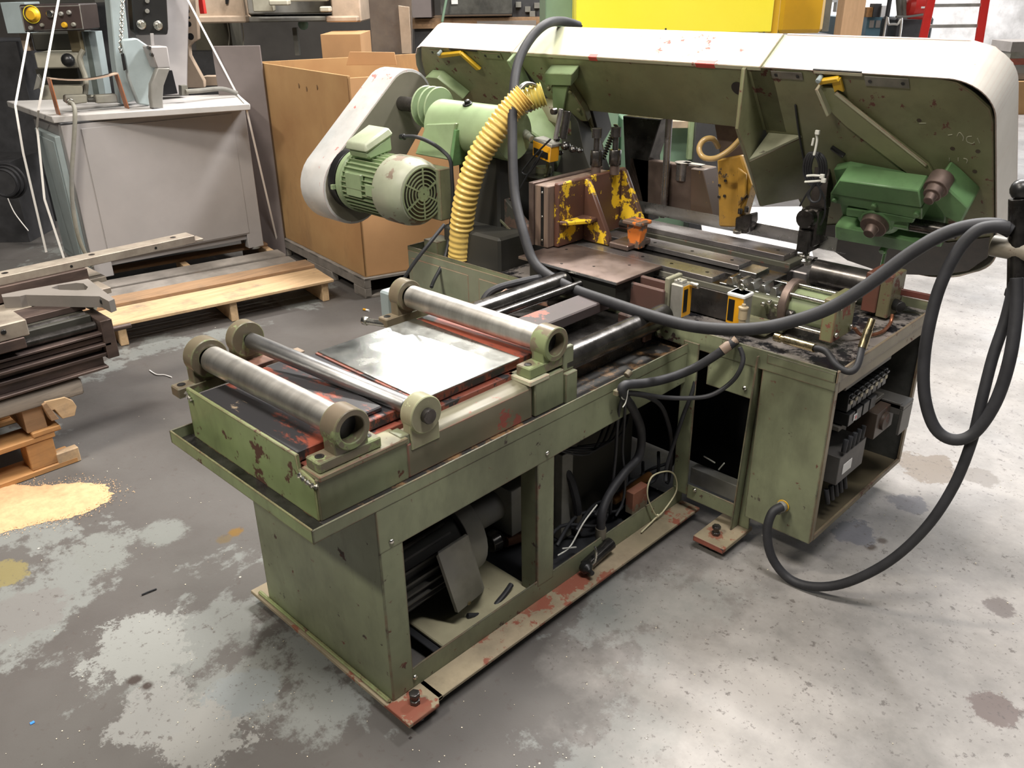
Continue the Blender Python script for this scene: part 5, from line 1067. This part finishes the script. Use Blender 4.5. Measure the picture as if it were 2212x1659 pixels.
for x0, x1, z0, z1, y1 in ((-1.985,-1.95,.335,.345,.155),(-2.02,-1.975,.345,.378,.15),(-2.0,-1.965,.378,.392,.175),(-2.02,-1.99,.395,.42,.16),(-2.0,-1.955,.42,.432,.185),(-2.03,-1.98,.435,.455,.17),(-2.01,-1.965,.462,.472,.165)):
    MB().box(x0,x1,-1.3,y1,z0,z1).build('rail', rb, st, bev=.002)
MB().cyl((-2.01,-1.2,.492),(-2.01,.16,.492),.017,20).build('lead_screw', G['darksteel'], st)
MB().cyl((-2.06,-1.2,.525),(-2.06,.15,.525),.012,16).build('round_rod', G['darksteel'], st)
MB().box(-2.5,-2.03,-1.3,.16,.335,.53).build('slide_core', G['motor'], st, bev=.004)
MB().box(-2.12,-1.955,.162,.205,.368,.520).build('end_plate', G['rustbar'], st, bev=.002)
MB().cyl((-1.985,.20,.468),(-1.985,.28,.464),.010,14).build('stub_shaft', rb, st)
MB().box(-2.10,-1.95,-1.3,-.08,.54,.60).build('saddle_block', G['plate'], st, bev=.004)
MB().box(-2.05,-1.945,-1.3,-.10,.50,.54).build('saddle_skirt', rb, st, bev=.003)
MB().cyl((-1.95,-.16,.575),(-1.944,-.16,.575),.009,14).build('saddle_hole', G['blackp'], st)
MB().cyl((-2.2,.18,.535),(-2.12,.21,.52),.012,12).build('light_pin', G['ltbeige'], st)
mesh_thing(MB().box(-2.62,-2.36,-1.2,.36,.540,.562), 'machined_plate', G['plate'], 'dusty flat machined plate under the long drilled bar', 'plate', bev=.002)
mesh_thing(MB().box(-2.34,-2.22,-1.2,.32,.531,.555), 'machined_strip', G['plate'], 'dusty grooved strip between the drilled bar and the triangular casting', 'plate', bev=.002)
lbar = MB().prism([(-2.42,-1.2,.622),(-2.34,-1.2,.622),(-2.34,.76,.622),(-2.42,.76,.622)], (0,0,.034)).box(-2.41,-2.345,.76,.80,.622,.634)
lb_ = mesh_thing(lbar, 'drilled_bar', G['plate'], 'long drilled flat steel bar lying on top of the stack, pointing right', 'bar', bev=.002)
for y in (-.7,-.35,.0,.33,.68):
    MB().ringplate((-2.38,y,.6555), (0,0,1), .013, .010, .0012, 16).build('hole_rim', rb, lb_, bev=0)
    MB().cyl((-2.38,y,.6555),(-2.38,y,.6562),.010,14).build('drilled_hole', G['blackp'], lb_, bev=0)
    MB().cyl((-2.34,y-.1,.638),(-2.3392,y-.1,.638),.0055,10).build('side_hole', G['blackp'], lb_, bev=0)
mesh_thing(MB().box(-2.44,-2.32,-.9,.28,.562,.622), 'spacer_bar', rb, 'dark bar carrying the long drilled bar', 'bar')
# triangular casting with hole
zt = .60
t_out = [P(3,636,z=zt), P(42,628,z=zt), P(190,602,z=zt), P(247,646,z=zt), P(235,651,z=zt), P(215,640,z=zt), P(55,637,z=zt), P(42,640,z=zt), P(5,642,z=zt)]
tri = thing('triangular_casting', 'grey triangular steel casting with a rounded opening on the near stack', 'casting')
def poly_with_hole(outer, hole, z0, z1):
    bm = bmesh.new(); vo = [bm.verts.new((p.x,p.y,z1)) for p in outer]; vh = [bm.verts.new((p.x,p.y,z1)) for p in hole]
    eds = [bm.edges.new((l[i], l[(i+1)%len(l)])) for l in (vo, vh) for i in range(len(l))]
    bmesh.ops.triangle_fill(bm, use_beauty=True, edges=eds)
    r = bmesh.ops.extrude_face_region(bm, geom=bm.faces[:])
    for v in r['geom']:
        if isinstance(v, bmesh.types.BMVert): v.co.z = z0
    mb = MB(); mb.bm.free(); mb.bm = bm; return mb
hole = [P(a,b,z=zt) for a,b in ((110,622),(125,616),(165,611),(180,612),(190,620),(186,626),(165,627),(130,626))]
poly_with_hole(t_out, hole, zt-.045, zt).build('plate', G['castgrey'], tri, bev=0)
c_ = P(30,648,z=.575); MB().lathe(c_, (1,-.3,0), [(0,.022),(.02,.022),(.03,.016)], 18).build('boss', G['castgrey'], tri)
MB().lathe(P(140,622,z=.555), (0,0,1), [(0,.012),(.02,.010)], 12).build('pin', G['plate'], tri)
c_ = P(222,650,z=.58); MB().lathe(c_, (1,-.2,0), [(0,.012),(.012,.012)], 12).build('dark_hole', G['blackp'], tri)
mesh_thing(MB().box(-2.21,-2.10,-.2,.17,.531,.555), 'packing_plate', rb, 'dark plate propping the triangular casting', 'plate')
# ================================================================== cardboard bulk box on a grey skid
C0 = V((-2.659,1.874,0)); tA = V((-3.879,2.051,0))-C0; LA = tA.length; tA.normalize()
tB = V((.30,.954,0)).normalized(); LB = 1.15
def fb_(a, b, z): return C0+tA*a+tB*b+V((0,0,z))
def bb(mb, a0, a1, b0, b1, z0, z1): return mb.hexa([fb_(a0,b0,z0),fb_(a1,b0,z0),fb_(a1,b1,z0),fb_(a0,b1,z0),fb_(a0,b0,z1),fb_(a1,b0,z1),fb_(a1,b1,z1),fb_(a0,b1,z1)])
bx = thing('bulk_cardboard_box', 'large open brown cardboard box standing on a grey skid behind the saw motor', 'box')
ZT = 1.215
bb(MB(), 0, LA, 0, .012, .125, ZT).build('side_panel', G['card'], bx, bev=.002)
bb(MB(), 0, .012, 0, LB, .125, ZT-.01).build('side_panel', G['card2'], bx, bev=.002)
bb(MB(), LA-.012, LA, 0, LB, .125, ZT).build('side_panel', G['card'], bx, bev=.002)
bb(MB(), 0, LA, LB-.012, LB, .125, ZT).build('side_panel', G['card2'], bx, bev=.002)
bb(MB(), .0, LA, 0, LB, .122, .13).build('base', G['card'], bx)
hpr([(755,112),(852,113),(857,140),(748,141)], 5.0, .008).build('inner_flap', G['card2'], bx, bev=.001)
for a,b in ((622,157),(643,159),(671,150)): 
    pp = P(a,b,x=None,y=None,z=None) if 0 else None
for a_, z_ in ((.62,1.12),(.52,1.11),(.38,1.13)):
    MB().cyl(fb_(a_,-.001,z_), fb_(a_,.0,z_), .014, 10).build('punched_hole', plain('hole_brown', (.16,.09,.04), .8), bx, bev=0)
sk = thing('grey_skid', 'weathered grey skid under the large cardboard box', 'pallet')
for b0 in (-.02, LB/2-.05, LB-.12):
    mb = MB(); bb(mb, -.02, LA, b0, b0+.04, .06, .12); bb(mb, -.02, .12, b0, b0+.04, 0, .06); bb(mb, .40, .75, b0, b0+.04, 0, .06); bb(mb, LA-.15, LA, b0, b0+.04, 0, .06)
    mb.build('stringer', G['greyboard'], sk, bev=.003)
for a0 in (0,.2,.4,.6,.8,1.0): bb(MB(), a0-.02, a0+.10, -.02, LB, .105, .121).build('deck_board', G['greyboard'], sk, bev=.002)
for a0 in (-.02,.5): bb(MB(), a0, a0+.09, -.02, LB, .0, .015).build('bottom_board', G['greyboard'], sk, bev=.002)
# ================================================================== background machinery
bp = thing('beige_plate_bracket', 'tall beige machine plate with a row of holes behind the white strap', 'machine plate')
hpr([(375,-60),(420,-60),(428,85),(415,92),(408,100),(410,120),(440,175),(440,190),(395,190)], 5.75, .05).build('plate', G['beige'], bp, bev=.004)
for a,b,r in ((404,24,.016),(408,38,.008),(408,52,.016),(412,79,.020)): MB().lathe(hv(a,b,5.75), -H_, [(0,r),(.002,r)], 16).build('hole', G['blackp'], bp, bev=0)
HB(425,-60,435,30,5.9,.05).build('red_edge', G['redp'], bp)
HB(438,165,478,185,5.9,.1).build('beige_foot', G['beige'], bp)
bt = thing('beige_machine_table', 'large beige machine with a heavy table above the cardboard box', 'machine')
HB(415,-80,522,40,7.0,.5).build('left_body', G['beige'], bt, bev=.01)
HB(425,34,530,50,6.95,.6).build('table_edge', G['beige'], bt, bev=.01)
HB(528,-80,700,30,7.1,.5).build('shade_painted_body', G['motorbox'], bt, bev=.01)  # shade on this body and its table edge put into darker paint
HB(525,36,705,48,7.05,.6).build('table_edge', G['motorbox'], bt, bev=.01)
HB(540,-80,583,26,6.9,.1).build('cream_column', G['ltbeige'], bt, bev=.008)
HB(580,0,622,12,6.8,.1).build('cream_box', G['ltbeige'], bt, bev=.008)
HB(622,-30,705,3,6.9,.1).build('cream_slide', G['ltbeige'], bt, bev=.008)
HB(690,14,712,26,6.8,.1).build('cream_step', G['ltbeige'], bt, bev=.008)
HB(712,-80,776,48,7.0,.5).build('right_body', G['beige'], bt, bev=.01)
HB(703,35,772,48,6.9,.2).build('table_edge', G['beige'], bt, bev=.01)
hpr([(486,-5),(494,-5),(492,9),(487,9)], 6.98, .02).build('slot', G['blackp'], bt)
HB(420,50,500,110,7.6,.3).build('dusty_panel', plain('dusty_panel', (.13,.12,.09), .8, .2), bt)
HB(380,112,480,200,7.4,.2,z0=0).build('dark_lower_body', G['darkbox'], bt)
HB(634,60,644,120,7.3,.05).build('leg', G['motorbox'], bt)
MB().sphere(hv(655,53,7.2), .04, n=12).build('pale_knob', G['mgreen'], bt)
for a in (491,522): MB().tube([hv(a,50,7.3), hv(a+4,75,7.3), hv(a+3,98,7.3)], .005, 6).build('thin_wire', G['ltbeige'], bt)
mesh_thing(HB(468,99,570,250,5.55,.02,z0=0), 'grey_sheet', G['midgrey'], 'dull mauve-grey sheet standing behind the cardboard box, left side', 'sheet')
mesh_thing(HB(697,74,782,180,6.5,.5,z0=0), 'cardboard_carton', G['card2'], 'plain cardboard carton behind the open bulk box', 'box')
tp_ = thing('tall_grey_panel', 'tall dusty grey sheet metal panel with cream strip behind the bulk box', 'panel')
hpr([(792,-60),(888,-60),(890,125),(805,125)], 6.3, .05).build('sheet', metal('dusty_sheet', (.20,.165,.135), .5, .6, (.14,.115,.10), .5, 5), tp_)
hpr([(860,12),(884,15),(889,116),(868,116)], 6.29, .01).build('cream_strip', G['beige'], tp_)
bn = thing('work_bench', 'brown wooden bench behind the left end of the saw bow', 'bench')
HB(885,38,1250,60,8.3,.8).build('bench_top', G['oldwood'], bn)
HB(895,60,1250,75,8.35,.05,z0=0).build('dark_front', G['darkbox'], bn)
HB(1030,45,1158,58,8.25,.03).build('light_board', G['castgrey'], bn)
mesh_thing(HB(888,-60,930,38,8.2,.4), 'steel_locker', G['midgrey'], 'mid grey steel locker on the brown bench, left of the black box', 'locker')
dbx = thing('black_equipment_box', 'black equipment box with small white label on the brown bench', 'box')
HB(950,-60,1106,30,8.2,.5).build('body', G['cabin'], dbx)
HB(975,0,989,9,8.19,.005).build('white_label', G['paper'], dbx, bev=0)
MB().tube([hv(966,-10,8.1), hv(960,20,8.1), hv(955,48,8.1)], .012, 8).build('green_cord', G['mgreen'], dbx)
mesh_thing(HB(1106,-60,1178,38,8.4,.4), 'tool_rack', G['darkbox'], 'dark cluttered rack beside the sea green machine', 'rack')
for i,(a,b) in enumerate(((1120,10),(1140,20),(1160,12),(1150,30))):
    mesh_thing(HB(a-6,b-6,a+6,b+6,8.35,.06), 'tool_part', G['motorbox'], ('leftmost small','second small','third small','lowest small')[i]+' grey tool part on the dark cluttered rack', 'tool', group='tool parts on the dark rack')
# yellow and sea green machine right behind the bow
ym = thing('yellow_machine', 'sea green machine with a large bright yellow cover behind the saw bow', 'machine')
HB(1178,-120,1340,420,4.9,.9,z0=0).build('green_body', G['mgreen'], ym, bev=.005)
HB(1340,255,1520,430,5.0,.5,z0=0).build('green_base', G['mgreen'], ym, bev=.005)
HB(1420,262,1500,277,4.85,.1).build('beige_band', G['beige'], ym)
HB(1488,262,1498,345,4.8,.05).build('green_post', G['green_light'], ym)
HB(1360,80,1800,260,5.6,.5).build('dark_body', G['darkbox'], ym)
yc = HB(1246,-120,1676,72,4.6,.3).build('yellow_cover', G['yellow'], ym, bev=.004)
HB(1676,-120,1690,76,4.62,.25).build('cover_side', G['yellow2'], ym, bev=.003)
HB(1692,-120,1790,72,5.0,.3).build('ochre_door', G['yellow2'], ym, bev=.02)
for a,b in ((1256,60),(1438,67),(1650,75)): MB().lathe(hv(a,b-4,4.6), -H_, [(0,.006),(.003,.004)], 12).build('cover_screw', G['blackp'], yc)
HB(1500,262,1600,400,4.75,.15,z0=0).build('dark_cabinet', G['darkbox'], ym)
HB(1787,-120,1802,68,5.1,.05).build('grey_post', G['motorbox'], ym)
# made-up leaning sheet standing in for the brightly lit patch behind the saw
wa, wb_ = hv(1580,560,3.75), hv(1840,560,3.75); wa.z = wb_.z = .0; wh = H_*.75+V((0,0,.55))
mesh_thing(MB().prism([wa, wb_, wb_+wh, wa+wh], (0,0,-.012)), 'bright_patch_stand_in', plain('bright_patch_stand_in', (.92,.92,.95), .5, var=0), 'made-up white sheet standing in for the brightly lit patch behind the saw blade', 'sheet')
# far right: post, bench, compressor, ladder
mesh_thing(HB(1825,-120,1871,130,8.5,.18,z0=0), 'wooden_post', wood('pine_post', (.66,.42,.24), (.58,.36,.20), 2, 1, .15), 'light brown square wooden post behind the right wheel cover', 'post')
bl_ = thing('blue_bench', 'blue-green steel bench covered in chalk marks beyond the wooden post', 'bench')
HB(1800,36,1835,120,10.5,.5,z0=0).build('cabinet', G['bluecab'], bl_)
HB(1868,36,1935,120,10.5,.5,z0=0).build('cabinet', G['bluecab'], bl_)
for i in range(3): HB(1878+i*14,44,1888+i*14,60,10.48,.01).build('chalk_frame', G['castgrey'], bl_, bev=0)
mesh_thing(HB(1800,-60,1812,5,10.6,.1), 'paper_stack', G['paper'], 'white paper notice left of the wooden post', 'paper')
mesh_thing(HB(1811,-60,1826,26,10.6,.1), 'paper_notice', G['paper'], 'white paper sheet beside the wooden post', 'paper')
for i,(a,b,c) in enumerate(((1880,28,'orgwood'),(1895,20,'darkbox'),(1912,24,'paper'))):
    mesh_thing(HB(a-8,b-12,a+8,37,10.4-(i%3)*.02,.13), 'bench_item', G[c], ['brown wooden crate','black bag','white jug','blue-grey can','red cloth','grey carton'][i]+' on the blue bench', 'bench item')
mesh_thing(HB(1920,-60,1926,75,9.6,.05,z0=0), 'steel_pole', G['darkbox'], 'dark upright pole in front of the blue bench', 'pole')
cmp_ = thing('air_compressor', 'red air compressor tank on a black stand beside the ladder', 'compressor')
c1, c2 = hv(1962,14,9.8), hv(2004,16,9.8)
MB().lathe(c1-(c2-c1)*.15, c2-c1, [(0,.02),(.02,.09),(.06,.12),((c2-c1).length*1.2,.12),((c2-c1).length*1.3,.08),((c2-c1).length*1.33,.01)], 28).build('tank', G['redp'], cmp_, bev=0)
HB(1990,14,2000,18,9.65,.004).build('tank_label', G['paper'], cmp_, bev=0)
HB(1930,38,2012,120,9.9,.4,z0=0).build('stand', G['darkbox'], cmp_, bev=.02)
MB().tube([hv(1935,36,9.7), hv(1960,36,9.7), hv(2000,30,9.7)], .012, 8).build('frame_tube', G['motorbox'], cmp_)
for a in (1940,1950): MB().cyl(hv(a,-20,9.8), hv(a+4,35,9.8), .03, 12).build('pump_part', G['motorbox'], cmp_)
mesh_thing(MB().tube([V((hv(1912,80,9.3).x,hv(1912,80,9.3).y,.01)), hv(1912,58,9.3), hv(1920,53,9.3), hv(1938,53,9.3), hv(1946,62,9.3), V((hv(1948,80,9.3).x,hv(1948,80,9.3).y,.01))], .012, 8), 'tube_handle', G['alu'], 'bent bright tube handle of a cart in front of the compressor', 'handle')
ld = thing('step_ladder', 'red step ladder with aluminium treads in front of the white wall', 'ladder')
def bar2(a,b,c,d,D,w_,t_): return MB().beam(hv(a,b,D), hv(c,d,D), w_, t_, up=-H_)
bar2(2024,-60,1990,100,8.3,.07,.03).build('rail', G['redp'], ld); bar2(2138,-60,2113,100,8.3,.07,.03).build('rail', G['redp'], ld)
for px0,px1,py in ((2014,2122,12),(2004,2114,57)): 
    HB(px0,py-4,px1,py+3,8.3,.09).build('tread', G['alu'], ld)
HB(1996,105,2106,112,8.2,.09).build('tread', G['alu'], ld)
struct(HB(1400,-500,2700,160,15.5,.2,z0=0).build('wall_right', G['wallw'], None, bev=0))
struct(HB(-900,-500,1450,160,10.6,.2,z0=0).build('wall_left', G['walld'], None, bev=0))
struct(HB(2030,-300,2260,60,15.4,.05,z0=0).build('door_1', paint('door_white', (.85,.84,.83), off=520, amount=.9), None, bev=.01))
for k,(py0,py1,c) in enumerate(((90,112,'castgrey'),(112,126,'motorbox'),(126,140,'red'),(140,158,'motorbox'),(158,172,'greyboard'))):
    mesh_thing(HB(2185-k*2,py0,2260,py1,11.6,.5), 'stacked_box', G[c], ['pale grey tray, topmost','dark tray, second from top','red box, middle','dark grey box, fourth','grey tray, lowest'][k]+' of the stack at the right edge', 'box')
mesh_thing(HB(2182,176,2260,226,11.5,.6,z0=0), 'cardboard_carton', G['card'], 'cardboard carton under the stacked trays at the right edge', 'box')
# pendant stand at the right edge
sd = thing('pendant_stand', 'dark upright control pendant stand with ball knob at the right edge', 'stand')
yS = 1.40
t_ = P(2207,410,y=yS); lo = P(2198,640,y=yS)
MB().cyl(lo, V((t_.x,t_.y,t_.z-.02)), .024, 18).build('post', G['blackrod'], sd)
MB().lathe(lo, V((0,0,1)), [(-.01,.02),(0,.03),(.015,.03),(.02,.022)], 16).build('collar', G['blackp'], sd)
MB().sphere((t_.x,t_.y,t_.z), .026).build('ball_knob', G['blackp'], sd, bev=0)
cz = P(2143,530,y=yS).z
colx = t_.x+.60
MB().cyl(P(2143,530,y=yS), V((colx,t_.y,cz)), .026, 20).build('cross_tube', paint('worn_tube', (.20,.19,.14), (.34,.28,.22), off=530, amount=.64), sd)
MB().cyl((colx,t_.y,0),(colx,t_.y,cz+.1),.03,18).build('column', G['blackrod'], sd)
MB().lathe((colx,t_.y,0),(0,0,1),[(0,.14),(.02,.14),(.03,.03),(.06,.03)],28).build('foot', G['darksteel'], sd)
# --- floor details
sdm = plain('sawdust', (.62,.40,.22), .9, .25, bump=.8, scale=40)
poly = [(0,1045),(40,1048),(110,1050),(170,1042),(222,1048),(240,1065),(232,1082),(190,1105),(130,1122),(70,1135),(0,1152),(-60,1165),(-60,1060)]
bm = bmesh.new(); ctr = P(80,1092,z=0)
mb = MB(); ring = [P(a,b,z=0) for a,b in poly]
ring = [ring[i].lerp(ring[(i+1)%len(ring)], k/6)+V((random.gauss(0,.004),random.gauss(0,.004),0)) for i in range(len(ring)) for k in range(6)]
for s_, h_ in ((1.0,.0),(.8,.006),(.5,.012)):
    pass
L = []
for s_, h_ in ((1.02,.0006),(.85,.006),(.55,.011),(.2,.013)):
    L.append([mb._v(ctr+(p-ctr)*s_*random.uniform(.98,1.02)+V((0,0,h_))) for p in ring])
for i in range(3):
    for k in range(len(ring)): mb.bm.faces.new((L[i][k], L[i][(k+1)%len(ring)], L[i+1][(k+1)%len(ring)], L[i+1][k]))
mb.bm.faces.new(L[3])
for _ in range(2600):
    p = ring[random.randrange(len(ring))].lerp(ctr, random.uniform(-.12,.5))+V((random.gauss(0,.025),random.gauss(0,.03),0))
    a = random.uniform(0,6.28); r = random.uniform(.001,.003); z = .002
    mb.poly([p+V((r*math.cos(a+k*2.1), r*math.sin(a+k*2.1), z+random.uniform(0,.004))) for k in range(3)])
mesh_thing(mb, 'sawdust', sdm, 'spilled pale sawdust on the floor in front of the near pallet', 'sawdust', kind='stuff', bev=0)
chm = plain('pale_chips', (.7,.62,.48), .7)
mb = MB()
for _ in range(420):
    px, py = random.uniform(0,2212), random.uniform(900,1659); p = P(px,py,z=0)
    if -.75 < p.x < .0 and -.02 < p.y < 1.3: continue
    if px > 1300 and random.random() < .6: continue
    a = random.uniform(0,6.28); r = random.uniform(.0008,.0022)
    mb.hexa([p+V((r*math.cos(a+k*1.57), r*random.uniform(.5,1)*math.sin(a+k*1.57), .0004)) for k in range(4)]+[p+V((r*math.cos(a+k*1.57), r*math.sin(a+k*1.57), .0018)) for k in range(4)])
mesh_thing(mb, 'metal_chips', chm, 'tiny pale chips scattered over the concrete floor', 'chips', kind='stuff', bev=0)
p0, p1_ = P(785,668,z=.006), P(797,671,z=.006)
cg = thing('cigarette_butt', 'orange-tipped cigarette butt on the floor beyond the feed table', 'cigarette butt')
MB().cyl(p0, p0.lerp(p1_,.5), .006, 10).build('filter', G['label'], cg, bev=0); MB().cyl(p0.lerp(p1_,.5), p1_, .006, 10).build('paper', G['paper'], cg, bev=0)
mesh_thing(MB().tube([P(323,800,z=.003),P(338,809,z=.004),P(355,810,z=.003),P(371,815,z=.004)], .003, 6), 'string_piece', G['strap'], 'short white string lying on the floor left of the feed table', 'string', bev=0)
mesh_thing(MB().tube([P(306,1285,z=.003),P(322,1278,z=.004),P(338,1272,z=.003)], .0025, 6), 'wire_piece', G['black'], 'small dark wire scrap on the floor left of the base', 'wire', bev=0)
mesh_thing(MB().box(*[v for v in (P(70,1562,z=0).x-.004,P(70,1562,z=0).x+.004,P(70,1562,z=0).y-.005,P(70,1562,z=0).y+.005,.0003,.002)]), 'blue_scrap', plain('blue_scrap', (.05,.25,.75), .5), 'tiny blue plastic scrap on the floor at lower left', 'scrap', bev=0)
# ================================================================== place each Empty at the base of its thing
bpy.context.view_layer.update()
for o in list(COL.objects):
    if o.type == 'EMPTY' and o.parent is None and '_base' in o:
        del o['_base']; mn = V((1e9,)*3); mx = V((-1e9,)*3); st_ = list(o.children)
        while st_:
            c = st_.pop(); st_ += list(c.children)
            if c.type == 'MESH' and len(c.data.vertices):
                n = len(c.data.vertices); arr = np.empty(n*3, 'f'); c.data.vertices.foreach_get('co', arr); arr = arr.reshape(-1,3)
                lo, hi = arr.min(0), arr.max(0)
                for i in range(3): mn[i] = min(mn[i], lo[i]); mx[i] = max(mx[i], hi[i])
        b = V(((mn.x+mx.x)/2, (mn.y+mx.y)/2, mn.z)); o.location = b
        for c in o.children: c.location = c.location-b
